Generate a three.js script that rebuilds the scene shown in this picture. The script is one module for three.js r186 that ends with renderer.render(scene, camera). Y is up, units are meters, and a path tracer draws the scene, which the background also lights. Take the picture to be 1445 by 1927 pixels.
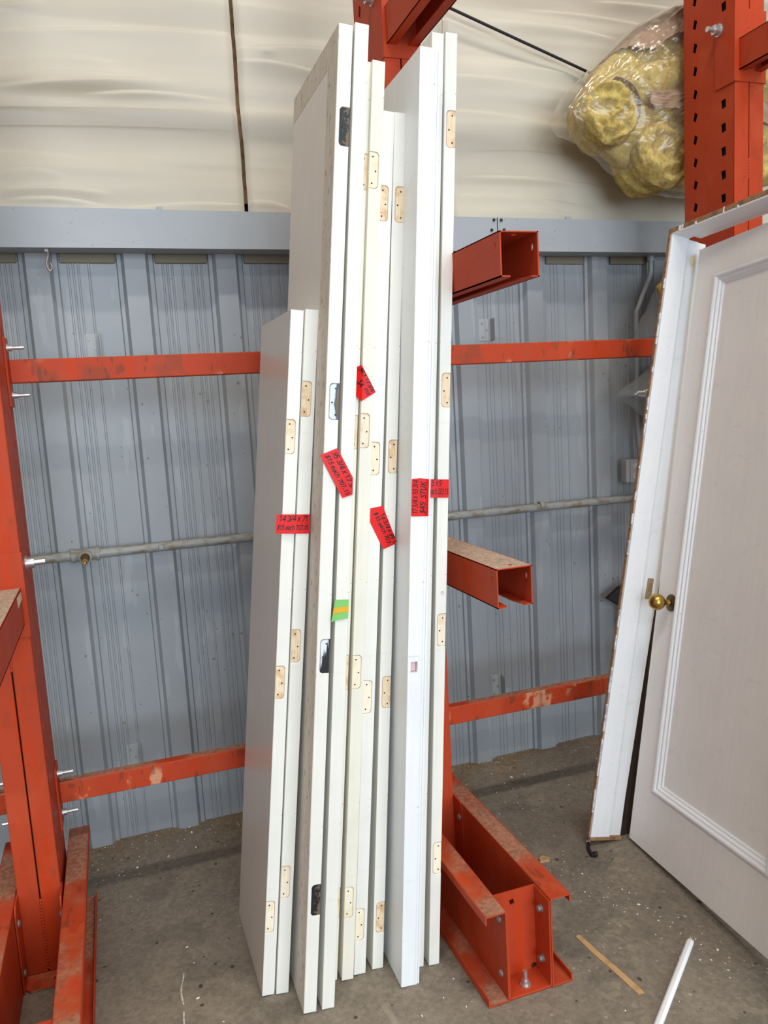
import * as THREE from 'three';
import { RoundedBoxGeometry } from 'three/addons/geometries/RoundedBoxGeometry.js';
import { mergeGeometries } from 'three/addons/utils/BufferGeometryUtils.js';
import { RectAreaLightUniformsLib } from 'three/addons/lights/RectAreaLightUniformsLib.js';

// ------------------------------------------------------------------ camera, sky, light, exposure
const scene = new THREE.Scene();
const camera = new THREE.PerspectiveCamera(65.777, 1445 / 1927, 0.05, 60);
camera.position.set(0, 1.5545, 0);
camera.rotation.set(THREE.MathUtils.degToRad(-7.772), THREE.MathUtils.degToRad(-18.827), THREE.MathUtils.degToRad(-3.299), 'YXZ');
scene.add(camera);
const renderer = new THREE.WebGLRenderer({ antialias: true });
renderer.toneMapping = THREE.LinearToneMapping;
renderer.toneMappingExposure = 0.94;
renderer.shadowMap.enabled = true;
RectAreaLightUniformsLib.init();
scene.background = new THREE.Color(0.62, 0.78, 1.0);           // pale daylight sky, seen through the loading door only
scene.backgroundIntensity = 1.5;
const L = { rowFar: 100, rowNear: 118, bay: 6.5 };
function areaLight(color, intensity, w, h, pos, target) {
  const l = new THREE.RectAreaLight(color, intensity, w, h);
  l.position.set(...pos); l.lookAt(...target); scene.add(l); return l;
}
areaLight(new THREE.Color(0.82, 0.92, 1.0), L.bay, 10, 5.2, [1.0, 2.65, 9.85], [1.0, 2.65, 0]);   // daylight in the loading door
// strip lamps: [x, z, intensity]; each is a fitting with its own light (built further down)
const LAMPS = [];
for (const x of [-1.6, 1.4, 4.4]) { LAMPS.push([x, 6.2, L.rowFar]); LAMPS.push([x + 0.4, 0.5, L.rowNear]); }

// ------------------------------------------------------------------ helpers
let seed = 7;
const rnd = () => { seed = (seed * 1664525 + 1013904223) >>> 0; return seed / 4294967296; };
const rr = (a, b) => a + (b - a) * rnd();
const srgb = (r, g, b) => new THREE.Color().setRGB(r / 255, g / 255, b / 255, THREE.SRGBColorSpace);
function hash(x, y, s) { let h = Math.imul(x, 374761393) + Math.imul(y, 668265263) + Math.imul(s, 974634541); h = Math.imul(h ^ (h >>> 13), 1274126177); return ((h ^ (h >>> 16)) >>> 0) / 4294967296; }
function vn(x, y, s = 0, px = 0, py = 0) {               // value noise, tiling with whole periods px, py
  const xi = Math.floor(x), yi = Math.floor(y), fx = x - xi, fy = y - yi;
  const w = (a, p) => p ? ((a % p) + p) % p : a;
  const u = fx * fx * (3 - 2 * fx), v = fy * fy * (3 - 2 * fy), x0 = w(xi, px), x1 = w(xi + 1, px), y0 = w(yi, py), y1 = w(yi + 1, py);
  const a = hash(x0, y0, s), b = hash(x1, y0, s), c = hash(x0, y1, s), d = hash(x1, y1, s);
  return a + (b - a) * u + (c - a) * v + (a - b - c + d) * u * v;
}
function fbm(x, y, s, o = 4, px = 0, py = 0) { let t = 0, a = 0.5, n = 0; for (let i = 0; i < o; i++) { t += a * vn(x, y, s + i, px, py); n += a; x *= 2; y *= 2; px *= 2; py *= 2; a *= 0.5; } return t / n; }
const sst = (a, b, x) => { x = Math.min(1, Math.max(0, (x - a) / (b - a))); return x * x * (3 - 2 * x); };
const mix = (a, b, t) => a + (b - a) * t;
const mix3 = (a, b, t) => [mix(a[0], b[0], t), mix(a[1], b[1], t), mix(a[2], b[2], t)];
function tex(w, h, fn, srgbMap = true, size = 1) {        // fn(u, v) -> [r, g, b] 0..255, u,v in 0..1
  const d = new Uint8Array(w * h * 4);
  for (let j = 0; j < h; j++) for (let i = 0; i < w; i++) { const c = fn((i + 0.5) / w, (j + 0.5) / h), k = (j * w + i) * 4; d[k] = Math.max(0, Math.min(255, c[0])); d[k + 1] = Math.max(0, Math.min(255, c[1])); d[k + 2] = Math.max(0, Math.min(255, c[2])); d[k + 3] = 255; }
  const t = new THREE.DataTexture(d, w, h, THREE.RGBAFormat);
  t.wrapS = t.wrapT = THREE.RepeatWrapping; t.magFilter = THREE.LinearFilter; t.minFilter = THREE.LinearMipmapLinearFilter; t.generateMipmaps = true;
  if (srgbMap) t.colorSpace = THREE.SRGBColorSpace;
  t.repeat.set(1 / size, 1 / size); t.needsUpdate = true; return t;
}
const std = (o) => new THREE.MeshStandardMaterial(o);

function uvBox(g) {                                       // uv in metres from the dominant axis of each triangle
  if (g.index) g = g.toNonIndexed();
  const p = g.attributes.position, uv = new Float32Array(p.count * 2);
  const a = new THREE.Vector3(), b = new THREE.Vector3(), c = new THREE.Vector3();
  for (let i = 0; i < p.count; i += 3) {
    a.fromBufferAttribute(p, i); b.fromBufferAttribute(p, i + 1); c.fromBufferAttribute(p, i + 2);
    const n = b.clone().sub(a).cross(c.clone().sub(a)), ax = Math.abs(n.x), ay = Math.abs(n.y), az = Math.abs(n.z);
    [a, b, c].forEach((q, k) => { const j = (i + k) * 2; if (ax >= ay && ax >= az) { uv[j] = q.z; uv[j + 1] = q.y; } else if (az >= ay) { uv[j] = q.x; uv[j + 1] = q.y; } else { uv[j] = q.x; uv[j + 1] = q.z; } });
  }
  g.setAttribute('uv', new THREE.BufferAttribute(uv, 2));
  for (const k of Object.keys(g.attributes)) if (!['position', 'normal', 'uv'].includes(k)) g.deleteAttribute(k);
  return g;
}
const used = {};
function numbered(n) { const k = used[n] = (used[n] ?? -1) + 1; return k ? n + '_' + String(k).padStart(3, '0') : n; }
function obj(name, geos, mat, parent = scene, keepUV = false) {
  geos = (Array.isArray(geos) ? geos : [geos]).map(g => keepUV ? (g.index ? g.toNonIndexed() : g) : uvBox(g));
  const m = new THREE.Mesh(geos.length > 1 ? mergeGeometries(geos) : geos[0], mat);
  m.name = parent === scene ? numbered(name) : name; m.castShadow = m.receiveShadow = true; parent.add(m); return m;
}
function thing(name, label, category, pos = [0, 0, 0], group) {
  const o = new THREE.Group(); o.name = numbered(name); o.position.set(...pos); scene.add(o); tag(o, label, category, group); return o;
}
function tag(o, label, category, group) { o.userData.label = label; o.userData.category = category; if (group) o.userData.group = group; return o; }
function struct(o) { o.userData.kind = 'structure'; return o; }
function grp(name, parent) { const o = new THREE.Group(); o.name = parent === scene ? numbered(name) : name; parent.add(o); return o; }
const mv = (g, x, y, z) => g.translate(x, y, z);
function bx(x0, x1, y0, y1, z0, z1, r = 0.001) {
  const w = x1 - x0, h = y1 - y0, d = z1 - z0; r = Math.min(r, w * 0.45, h * 0.45, d * 0.45);
  const g = r > 0 ? new RoundedBoxGeometry(w, h, d, 1, r) : new THREE.BoxGeometry(w, h, d);
  return mv(g, (x0 + x1) / 2, (y0 + y1) / 2, (z0 + z1) / 2);
}
function cyl(r, len, axis = 'y', n = 20, r2 = r) { const g = new THREE.CylinderGeometry(r2, r, len, n); if (axis === 'x') g.rotateZ(-Math.PI / 2); if (axis === 'z') g.rotateX(Math.PI / 2); return g; }
const poly = (pts) => { const s = new THREE.Shape(); pts.forEach((p, i) => i ? s.lineTo(p[0], p[1]) : s.moveTo(p[0], p[1])); s.closePath(); return s; };
function ext(shape, depth, bevel = 0, curve = 6) {
  return new THREE.ExtrudeGeometry(shape, bevel ? { depth: depth - 2 * bevel, bevelEnabled: true, bevelThickness: bevel, bevelSize: bevel, bevelOffset: -bevel, bevelSegments: 2, curveSegments: curve } : { depth, bevelEnabled: false, curveSegments: curve });
}
// thin-walled profile: polyline offset by t to its left, as a closed polygon
function thin(pts, t) {
  const n = pts.length, out = [];
  for (let i = 0; i < n; i++) {
    const a = pts[Math.max(0, i - 1)], b = pts[i], c = pts[Math.min(n - 1, i + 1)];
    let d1 = [b[0] - a[0], b[1] - a[1]], d2 = [c[0] - b[0], c[1] - b[1]];
    if (i === 0) d1 = d2; if (i === n - 1) d2 = d1;
    const l1 = Math.hypot(...d1), l2 = Math.hypot(...d2), n1 = [-d1[1] / l1, d1[0] / l1], n2 = [-d2[1] / l2, d2[0] / l2];
    const m = [n1[0] + n2[0], n1[1] + n2[1]], k = t / Math.max(0.2, 1 + n1[0] * n2[0] + n1[1] * n2[1]);
    out.push([b[0] + m[0] * k, b[1] + m[1] * k]);
  }
  return poly([...pts, ...out.reverse()]);
}
const tube = (pts, r, n = 40, k = 10) => new THREE.TubeGeometry(new THREE.CatmullRomCurve3(pts.map(p => new THREE.Vector3(...p)), false, 'catmullrom', 0.3), n, r, k);
const circ = (x, y, r) => { const p = new THREE.Path(); p.absarc(x, y, r, 0, Math.PI * 2, true); return p; };
const rect = (x, y, w, h, a = 0) => { const p = new THREE.Path(), c = Math.cos(a), s = Math.sin(a); [[-w, -h], [-w, h], [w, h], [w, -h]].forEach(([u, v], i) => { const X = x + (u * c - v * s) / 2, Y = y + (u * s + v * c) / 2; i ? p.lineTo(X, Y) : p.moveTo(X, Y); }); p.closePath(); return p; };
// a plate lying in the y-z plane at x0..x0+t; shape drawn in (z, y)
function plateX(shape, x0, t, bevel = 0) { const g = ext(shape, t, bevel, 8); g.rotateY(-Math.PI / 2); return mv(g, x0 + t, 0, 0); }
// a plate lying flat, y0..y0+t; shape drawn in (x, z)
function plateY(shape, y0, t) { const g = ext(shape, t, 0, 8); g.rotateX(Math.PI / 2); return mv(g, 0, y0 + t, 0); }

// ------------------------------------------------------------------ materials
const speck = (u, v, n, s, r) => {                        // distance-based specks on an n x n tiling grid: 0..1 inside
  const x = u * n, y = v * n, xi = Math.floor(x), yi = Math.floor(y); let m = 0;
  const h = hash(xi, yi, s); if (h > r) return 0;
  const cx = xi + 0.3 + 0.4 * hash(xi, yi, s + 1), cy = yi + 0.3 + 0.4 * hash(xi, yi, s + 2), q = 0.1 + 0.2 * hash(xi, yi, s + 3);
  m = 1 - sst(q * 0.6, q, Math.hypot(x - cx, (y - cy) * (0.6 + 0.8 * hash(xi, yi, s + 4)))); return m;
};
function whitePaint(base, tone, chips) {
  return tex(512, 512, (u, v) => {
    let c = base.slice(); const n = fbm(u * 6, v * 6, 11, 4, 6, 6) - 0.5, g = fbm(u * 90, v * 5, 12, 2, 90, 5) - 0.5;
    c = c.map((q, i) => q + n * tone + g * 5 - (i === 2 ? Math.max(0, n) * tone * 0.7 : 0));
    c = mix3(c, [150, 138, 118], 0.4 * speck(u, v, 90, 21, 0.002)); c = mix3(c, [120, 98, 72], chips * speck(u, v, 110, 25, 0.004));
    const st = sst(0.74, 0.82, fbm(u * 14, v * 40, 31, 3, 14, 40)); return mix3(c, [200, 195, 184], st * 0.12);
  }, true, 0.6);
}
const tWhite = whitePaint([231, 229, 222], 8, 0.4), tCream = whitePaint([233, 228, 215], 12, 0.9), tCool = whitePaint([234, 236, 239], 5, 0.3), tJamb = whitePaint([240, 243, 248], 8, 0.5), tLeaf = whitePaint([243, 241, 239], 6, 0.15);
const M = {};
M.white = std({ map: tWhite, roughness: 0.42 }); M.cream = std({ map: tCream, roughness: 0.45 }); M.cool = std({ map: tCool, roughness: 0.38 });
M.jamb = std({ map: tJamb, roughness: 0.4 }); M.leaf = std({ map: tLeaf, roughness: 0.42 });
const stileTex = tex(512, 1024, (u, v) => {                // worn, greyish, vertically grained bare edge bands
  const g = fbm(u * 60, v * 6, 41, 4, 60, 6), f = fbm(u * 130, v * 18, 45, 3, 130, 18), pit = sst(0.7, 0.8, fbm(u * 70, v * 30, 47, 2, 70, 30)) * 0.45;
  return mix3(mix3([222, 215, 204], [198, 190, 176], g * 0.8), [128, 116, 100], pit + 0.12 * f);
}, true, 0.5);
M.stile = std({ map: stileTex, roughness: 0.75 });
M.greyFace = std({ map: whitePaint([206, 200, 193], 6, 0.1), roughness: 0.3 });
M.primer = std({ map: whitePaint([222, 217, 210], 7, 0.2), roughness: 0.5 });
const woodFn = (a, b, dark, s) => tex(256, 256, (u, v) => {
  const g = fbm(u * 40 + fbm(u * 3, v * 2, s + 3, 2, 3, 2) * 2, v * 4, s, 4, 0, 4), p = fbm(u * 5, v * 5, s + 9, 3, 5, 5);
  return mix3(mix3(a, b, g), dark, sst(0.5, 0.8, p) * 0.5 + 0.25 * sst(0.62, 0.75, fbm(u * 80, v * 5, s + 5, 2, 80, 5)));
}, true, 0.11);
M.woodTan = std({ map: woodFn([241, 226, 202], [229, 202, 164], [200, 150, 102], 51), roughness: 0.8 });
M.woodPale = std({ map: woodFn([243, 232, 210], [238, 222, 196], [222, 190, 150], 61), roughness: 0.8 });
M.woodCream = std({ map: woodFn([243, 235, 214], [240, 230, 204], [232, 214, 178], 65), roughness: 0.7 });
M.woodBrown = std({ map: woodFn([176, 140, 104], [140, 102, 70], [96, 66, 44], 71), roughness: 0.85 });
M.gapShade = std({ map: woodFn([58, 44, 34], [44, 33, 26], [30, 22, 18], 73), roughness: 0.9 });  // near-black tone that paints the shade in the jamb gap
M.stick = std({ map: woodFn([205, 170, 125], [184, 146, 100], [160, 122, 82], 75), roughness: 0.85 });
const stain = (fn) => std({ roughness: 0.5, map: tex(128, 256, fn, true, 1) });
M.blackA = stain((u, v) => mix3([20, 20, 24], [132, 106, 78], sst(0.5, 0.66, fbm(u * 5, v * 9, 81, 4) * 0.8 + 0.35 * u + 0.1 * (1 - v) - 0.12) * 0.8));
M.blackB = stain((u, v) => { const e = u + 0.25 * (fbm(u * 4, v * 7, 83, 3) - 0.5) + 0.25 * Math.sin(v * 3.1) - 0.2; return mix3(mix3([212, 222, 233], [62, 74, 96], sst(0.5, 0.72, e)), [112, 88, 70], sst(0.7, 0.84, e)); });
M.blackC = stain((u, v) => { const st = fbm(u * 16, v * 3, 85, 4); return mix3([220, 226, 232], [14, 15, 20], sst(0.42, 0.56, 0.45 * u + 0.5 * (1 - v) + 0.5 * (st - 0.5) + 0.08)); });
M.hole = std({ color: srgb(52, 42, 34), roughness: 0.9 });
M.pink = std({ color: srgb(226, 186, 192), roughness: 0.8 });

function orangeFn(worn, dust, dark) {
  const A = [184, 66, 34], B = [170, 58, 28], R = [190, 56, 8], T = [208, 160, 128], D = [150, 130, 112], K = [92, 56, 42];
  return (u, v) => {
    const n = fbm(u * 5, v * 5, 91, 5, 5, 5), run = sst(0.6, 0.75, fbm(u * 24, v * 2, 95, 4, 24, 2) + 0.12 * (fbm(u * 40, v * 40, 99, 2, 40, 40) - 0.5));
    let c = mix3(mix3(A, B, n), R, run * 0.7);
    c = mix3(c, [198, 92, 58], 0.3 * sst(0.55, 0.8, fbm(u * 9, v * 6, 101, 4, 9, 6)));
    if (worn) { c = mix3(c, T, worn * 0.8 * sst(0.58, 0.68, fbm(u * 22, v * 14, 105, 5, 22, 14)) * sst(0.48, 0.62, fbm(u * 5, v * 5, 109, 3, 5, 5))); c = mix3(c, [120, 66, 48], worn * 0.4 * sst(0.62, 0.72, fbm(u * 14, v * 9, 113, 3, 14, 9))); }
    c = mix3(c, K, 0.5 * speck(u, v, 90, 117, 0.02)); c = mix3(c, K, dark * sst(0.68, 0.74, fbm(u * 60, v * 20, 119, 3, 60, 20)));
    if (dust) { const g = 0.75 + 0.5 * fbm(u * 120, v * 120, 121, 2, 120, 120); c = mix3(c, D.map(q => q * g), dust * sst(0.66 - dust * 0.5, 0.78 - dust * 0.35, fbm(u * 5, v * 5, 123, 5, 5, 5))); }
    return c;
  };
}
const orangeStd = (o) => new THREE.MeshPhysicalMaterial({ specularIntensity: 0.45, ...o });
M.orange = orangeStd({ map: tex(1024, 1024, orangeFn(0.06, 0, 0.1)), roughness: 0.56 });
M.orangeWorn = orangeStd({ map: tex(1024, 1024, orangeFn(1, 0.1, 0.4)), roughness: 0.55 });
M.orangeDusty = orangeStd({ map: tex(1024, 1024, orangeFn(0.15, 0.7, 0.35)), roughness: 0.8 });
M.dust = std({ map: tex(512, 512, (u, v) => { const n = fbm(u * 7, v * 7, 127, 4, 7, 7), g = 0.8 + 0.4 * fbm(u * 130, v * 130, 121, 2, 130, 130); return mix3([184, 160, 142], [164, 140, 122], n).map(q => q * g); }, true, 0.7), roughness: 0.95 });
M.zinc = std({ color: srgb(205, 208, 212), metalness: 0.85, roughness: 0.34 });
M.boltDull = std({ color: srgb(150, 142, 138), metalness: 0.6, roughness: 0.5 });
M.slotShade = std({ color: srgb(28, 16, 12), roughness: 0.9 });  // near-black, paints the unlit inside of the columns
const tSteel = tex(1024, 1024, (u, v) => {
  const n = fbm(u * 6, v * 6, 131, 5, 6, 6), d = fbm(u * 3, v * 12, 135, 3, 3, 12); let c = mix3([152, 157, 162], [140, 146, 152], n);
  c = mix3(c, [150, 148, 142], 0.25 * sst(0.5, 0.8, d)); c = mix3(c, [84, 80, 74], 0.8 * speck(u, v, 150, 137, 0.006)); c = mix3(c, [116, 94, 70], 0.7 * speck(u, v, 60, 141, 0.006));
  return mix3(c, [186, 190, 194], 0.2 * sst(0.66, 0.74, fbm(u * 50, v * 9, 145, 3, 50, 9)));
}, true, 1.7);
M.steel = std({ map: tSteel, roughness: 0.48 });
M.girt = std({ map: tex(512, 512, (u, v) => { const n = fbm(u * 5, v * 5, 151, 4, 5, 5); let c = mix3([162, 168, 173], [152, 158, 163], n); c = mix3(c, [110, 106, 100], 0.7 * speck(u, v, 90, 153, 0.008)); return mix3(c, [176, 178, 178], 0.1 * sst(0.66, 0.74, fbm(u * 12, v * 22, 155, 3, 12, 22))); }, true, 0.9), roughness: 0.45 });
M.liner = std({ roughness: 0.5, map: tex(1024, 1024, (u, v) => {
  const n = fbm(u * 3, v * 7, 161, 5, 3, 7); let c = mix3([200, 195, 182], [190, 181, 162], n);
  return mix3(c, [190, 172, 144], 0.3 * sst(0.6, 0.85, fbm(u * 2, v * 14, 165, 5, 2, 14)));
}, true, 1.9) });
M.pipe = std({ map: tex(256, 256, (u, v) => { const n = fbm(u * 6, v * 20, 171, 4, 6, 20); return mix3([150, 152, 150], [128, 118, 100], sst(0.45, 0.7, n)); }, true, 0.3), roughness: 0.5 });
M.galv = std({ color: srgb(160, 163, 164), roughness: 0.5 });
M.brass = std({ color: srgb(186, 154, 82), metalness: 1, roughness: 0.3 });
M.brassDark = std({ color: srgb(96, 80, 54), metalness: 0.8, roughness: 0.42 });
M.black = std({ color: srgb(24, 22, 21), roughness: 0.7 });
M.ivory = std({ color: srgb(196, 198, 198), roughness: 0.5 });
M.khaki = std({ color: srgb(128, 123, 106), roughness: 0.95 });
M.roof = std({ color: srgb(150, 146, 138), roughness: 0.8 });
M.paleWall = std({ color: srgb(205, 203, 198), roughness: 0.8 }); M.farWall = std({ color: srgb(120, 116, 108), roughness: 0.8 });
M.green = std({ roughness: 0.8, side: THREE.DoubleSide, color: srgb(128, 196, 108) }); M.yellow = std({ roughness: 0.8, side: THREE.DoubleSide, color: srgb(226, 172, 44) });
M.wool = std({ roughness: 1, map: tex(512, 512, (u, v) => { const n = fbm(u * 8, v * 8, 181, 6, 8, 8), f = fbm(u * 50, v * 50, 185, 3, 50, 50); let c = mix3([200, 180, 112], [172, 148, 80], n); c = mix3(c, [150, 126, 70], sst(0.56, 0.75, fbm(u * 14, v * 14, 187, 4, 14, 14)) * 0.55); return c.map(q => q * (0.85 + 0.3 * f)); }, true, 0.35) });
M.kraft = std({ roughness: 0.8, map: tex(256, 256, (u, v) => { const n = fbm(u * 6, v * 6, 191, 5, 6, 6); return mix3([174, 146, 118], [146, 118, 94], n); }, true, 0.4), side: THREE.DoubleSide });
M.filmGrey = new THREE.MeshPhysicalMaterial({ color: srgb(226, 229, 230), transmission: 0.86, roughness: 0.2, thickness: 0, ior: 1.5, side: THREE.DoubleSide });
M.film = new THREE.MeshPhysicalMaterial({ color: srgb(252, 251, 248), transmission: 0.955, roughness: 0.14, thickness: 0, ior: 1.45, side: THREE.DoubleSide });

// ------------------------------------------------------------------ setting: floor, walls, roof
const X0 = -7, X1 = 9, ZB = -2.974, ZF = 10, YT = 8.2;
const floorTex = (() => {
  const S = [[-0.75, -3.05], [2.15, -0.85]];                // printed area in metres: x, z
  const t = tex(2048, 1552, (u, v) => {
    const x = mix(S[0][0], S[1][0], u), z = mix(S[0][1], S[1][1], v);
    const n = fbm(x * 2.2 + 9, z * 2.2 + 9, 201, 5), m = fbm(x * 9, z * 9, 205, 4), f = fbm(x * 90 + 200, z * 90 + 200, 209, 3), k = vn(x * 420 + 900, z * 420 + 900, 213);
    let c = mix3([136, 126, 113], [116, 107, 95], n); c = mix3(c, [100, 93, 83], 0.5 * sst(0.55, 0.75, m));
    c = c.map(q => q * (0.82 + 0.26 * f + 0.12 * k));
    const pale = sst(0.6, 0.72, fbm(x * 7 + 3, z * 7 + 3, 217, 5)) * sst(0.42, 0.6, fbm(x * 1.6, z * 1.6, 221, 2)); c = mix3(c, [160, 148, 128], 0.25 * pale);
    const near = 1 - sst(0.0, 0.3, z + 2.95 + 0.25 * (fbm(x * 6, z * 6, 223, 3) - 0.5));       // sawdust and dirt lying along the wall
    c = mix3(c, [128, 106, 82].map(q => q * (0.7 + 0.6 * f)), 0.5 * near * sst(0.35, 0.65, m));
    const tr = Math.abs((x - 1.38) * 0.78 + (z + 1.95) * 0.55 + 0.05 * (m - 0.5));                // scuffed sawdust trail beside the framed door
    c = mix3(c, [176, 164, 136], 0.32 * (1 - sst(0.0, 0.09, tr)) * sst(0.56, 0.68, fbm(x * 40, z * 40, 227, 3)));
    const dr = Math.abs(x - 0.042 - 0.006 * Math.sin(z * 23) - 0.014 * (vn(z * 14, 3, 231) - 0.5));     // dribbled white paint
    c = mix3(c, [216, 212, 204], (1 - sst(0.0012, 0.0035, dr + 0.002 * vn(z * 160, 2, 235))) * sst(0.4, 0.46, vn(z * 38 + 3, 1, 233)) * sst(-2.16, -2.12, z));
    const ck = Math.abs((x - 0.53) - 0.12 * (z + 1.8) - 0.012 * (vn(z * 12, 5, 237) - 0.5)); c = mix3(c, [166, 156, 140], 0.5 * (1 - sst(0.005, 0.011, ck)) * sst(-1.83, -1.78, z));
    const sp = speck(u * 1.32, v, 110, 241, 0.05) + speck(u * 1.32, v, 170, 245, 0.03); c = mix3(c, [204, 198, 186], 0.5 * Math.min(1, sp) * sst(0.4, 0.6, fbm(x * 3, z * 3, 247, 3)));
    c = mix3(c, [44, 38, 32], 0.7 * speck(u * 1.32, v, 90, 249, 0.03));
    const blob = Math.hypot(x - 0.70, z + 1.53) < 0.012 + 0.004 * m ? 0.7 : 0; c = mix3(c, [186, 174, 156], blob);
    return c;
  });
  t.repeat.set(1 / 2.9, -1 / 2.2); t.offset.set(0.75 / 2.9, 0); t.wrapS = t.wrapT = THREE.MirroredRepeatWrapping;
  t.offset.y = 1 - 0; // z = -3.05 at v = 0 handled below through the uv shift
  t.repeat.set(1, 1); t.offset.set(0, 0); t.S = S; return t;
})();
{
  const g = bx(X0, X1, -0.12, 0, ZB - 0.1, ZF, 0), S = floorTex.S, ng = uvBox(g), uv = ng.attributes.uv;
  for (let i = 0; i < uv.count; i++) uv.setXY(i, (uv.getX(i) - S[0][0]) / (S[1][0] - S[0][0]), (uv.getY(i) - S[0][1]) / (S[1][1] - S[0][1]));
  const fl = obj('floor', ng, std({ map: floorTex, roughness: 0.82, bumpMap: tex(512, 512, (u, v) => { const q = 255 * fbm(u * 60, v * 60, 255, 4, 60, 60); return [q, q, q]; }, false, 0.3), bumpScale: 0.0008 }), scene, true); struct(fl);
}
struct(obj('ceiling', bx(X0 - 0.1, X1 + 0.1, YT, YT + 0.1, ZB - 0.2, ZF + 0.1, 0), M.roof));
struct(obj('wall_left', bx(X0 - 0.1, X0, -0.12, YT, ZB - 0.2, ZF + 0.1, 0), M.paleWall));
struct(obj('wall_right', bx(X1, X1 + 0.1, -0.12, YT, ZB - 0.2, ZF + 0.1, 0), M.farWall));
struct(obj('wall_front', [bx(X0, -4, -0.12, YT, ZF, ZF + 0.1, 0), bx(6, X1, -0.12, YT, ZF, ZF + 0.1, 0), bx(-4, 6, 5.3, YT, ZF, ZF + 0.1, 0)], M.farWall));

// back wall: ribbed steel sheets below, vinyl insulation liner above
const PITCH = 0.3125, ribX = (k) => -0.226 + PITCH * k;
const wallBack = struct(grp('wall_back', scene));
obj('sheathing', bx(X0, X1, -0.12, YT, ZB - 0.18, ZB - 0.12, 0), M.farWall, wallBack);
function sheetGeo(k0, nr, dz) {                              // profile in (x, depth), nr ribs
  const pts = [[ribX(k0) - 0.092, 0]];
  for (let k = k0; k < k0 + nr; k++) {
    const b = ribX(k); pts.push([b, 0], [b + 0.0035, 0.0095], [b + 0.0155, 0.011], [b + 0.026, 0.032], [b + 0.097, 0.032], [b + 0.1085, 0.011], [b + 0.1225, 0.0095], [b + 0.127, 0]);
    const w = PITCH - 0.132;
    for (const f of [0.13, 0.22, 0.31, 0.5, 0.69, 0.78, 0.87]) { if (k === k0 + nr - 1 && f > 0.5) break; const c = b + 0.132 + w * f; pts.push([c - 0.0042, 0], [c - 0.0018, 0.0032], [c + 0.0018, 0.0032], [c + 0.0042, 0]); }
  }
  pts.push([ribX(k0 + nr) - 0.088, 0]);
  const s = thin(pts.map(p => [p[0], -p[1]]), 0.0012), g = ext(s, 2.2); g.rotateX(-Math.PI / 2); return mv(g, 0, -0.005, ZB + dz);
}
for (let i = -5; i < 8; i++) obj('wall_sheet', sheetGeo(i * 3 + 1, 3, i % 2 ? 0.0025 : 0), M.steel, wallBack);
for (let k = -3; k < 10; k++) obj('closure_strip', bx(ribX(k) + 0.13, ribX(k + 1) - 0.002, 2.088, 2.14, -2.972, -2.96, 0.004), M.khaki, wallBack);
// screws along the sheets near the brackets are too small to tell apart; the liner has folds of its own
const CREASE = [
  [-0.195, 2.804, 0.511, 2.856, 7], [-0.204, 2.717, 0.132, 2.737, 4], [-0.21, 2.668, 0.186, 2.695, 3], [-0.213, 2.637, 0.305, 2.689, 6], [0.063, 2.631, 0.474, 2.641, 5], [-0.5, 2.545, 0.496, 2.6, 8], [-0.6, 2.48, 0.51, 2.534, 6],
  [-0.4, 2.421, -0.015, 2.425, 3], [-0.233, 2.367, -0.066, 2.37, 3], [-0.222, 2.319, 0.067, 2.316, 6], [-0.225, 2.285, 0.051, 2.277, 5], [0.115, 2.264, 0.535, 2.287, 4], [-0.4, 2.82, -0.076, 2.9, 8], [-0.9, 2.75, -0.2, 2.86, 6],
  [0.56, 2.812, 0.987, 2.833, 7], [0.56, 2.772, 0.87, 2.748, 6], [0.872, 2.767, 0.942, 2.788, 7], [0.56, 2.298, 0.706, 2.278, 5], [1.36, 2.99, 1.964, 2.823, 4], [2.05, 3.115, 2.6, 3.115, 5], [1.745, 3.057, 2.4, 3.038, 6], [1.598, 3.006, 2.1, 2.984, 5],
  [1.591, 2.839, 1.947, 2.814, 4], [1.4, 2.785, 1.919, 2.756, 6], [1.45, 2.508, 1.93, 2.509, 4], [1.45, 2.418, 2.051, 2.398, 4], [1.4, 2.35, 1.934, 2.322, 6], [1.5, 2.295, 1.924, 2.282, 5], [1.36, 2.66, 1.8, 2.63, 6]];
function linerZ(x, y) {
  let d = 0.05 * (fbm(x * 0.45 + 20, (y + 0.05 * x) * 4.6, 301, 2) - 0.5) + 0.032 * (fbm(x * 0.8 + 40, (y - 0.03 * x) * 9, 305, 2) - 0.5) + 0.004 * (fbm(x * 1.6 + 60, (y + 0.02 * x) * 26, 309, 2) - 0.5);
  for (const [xa, ya, xb, yb, a] of CREASE) {
    if (y < Math.min(ya, yb) - 0.12 || y > Math.max(ya, yb) + 0.12) continue;
    const t = (x - xa) / (xb - xa); if (t < -0.15 || t > 1.15) continue;
    const s = y - mix(ya, yb, t) - 0.012 * Math.sin(t * 3.1), w = sst(-0.15, 0.25, t) * (1 - sst(0.75, 1.15, t));
    d += 0.001 * a * w * 2.4 * (s < 0 ? -Math.exp(s / 0.006) + 1.1 * Math.exp(s / 0.03) : 0.1 * Math.exp(-s / 0.02));
  }
  const p = Math.hypot((x - 0.66), (y - 2.8) * 1.6); d += 0.012 * Math.exp(-p / 0.03) - 0.008 * Math.exp(-Math.abs(x - 0.66) / 0.006 - Math.abs(y - 2.795) / 0.03);
  return d;
}
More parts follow.
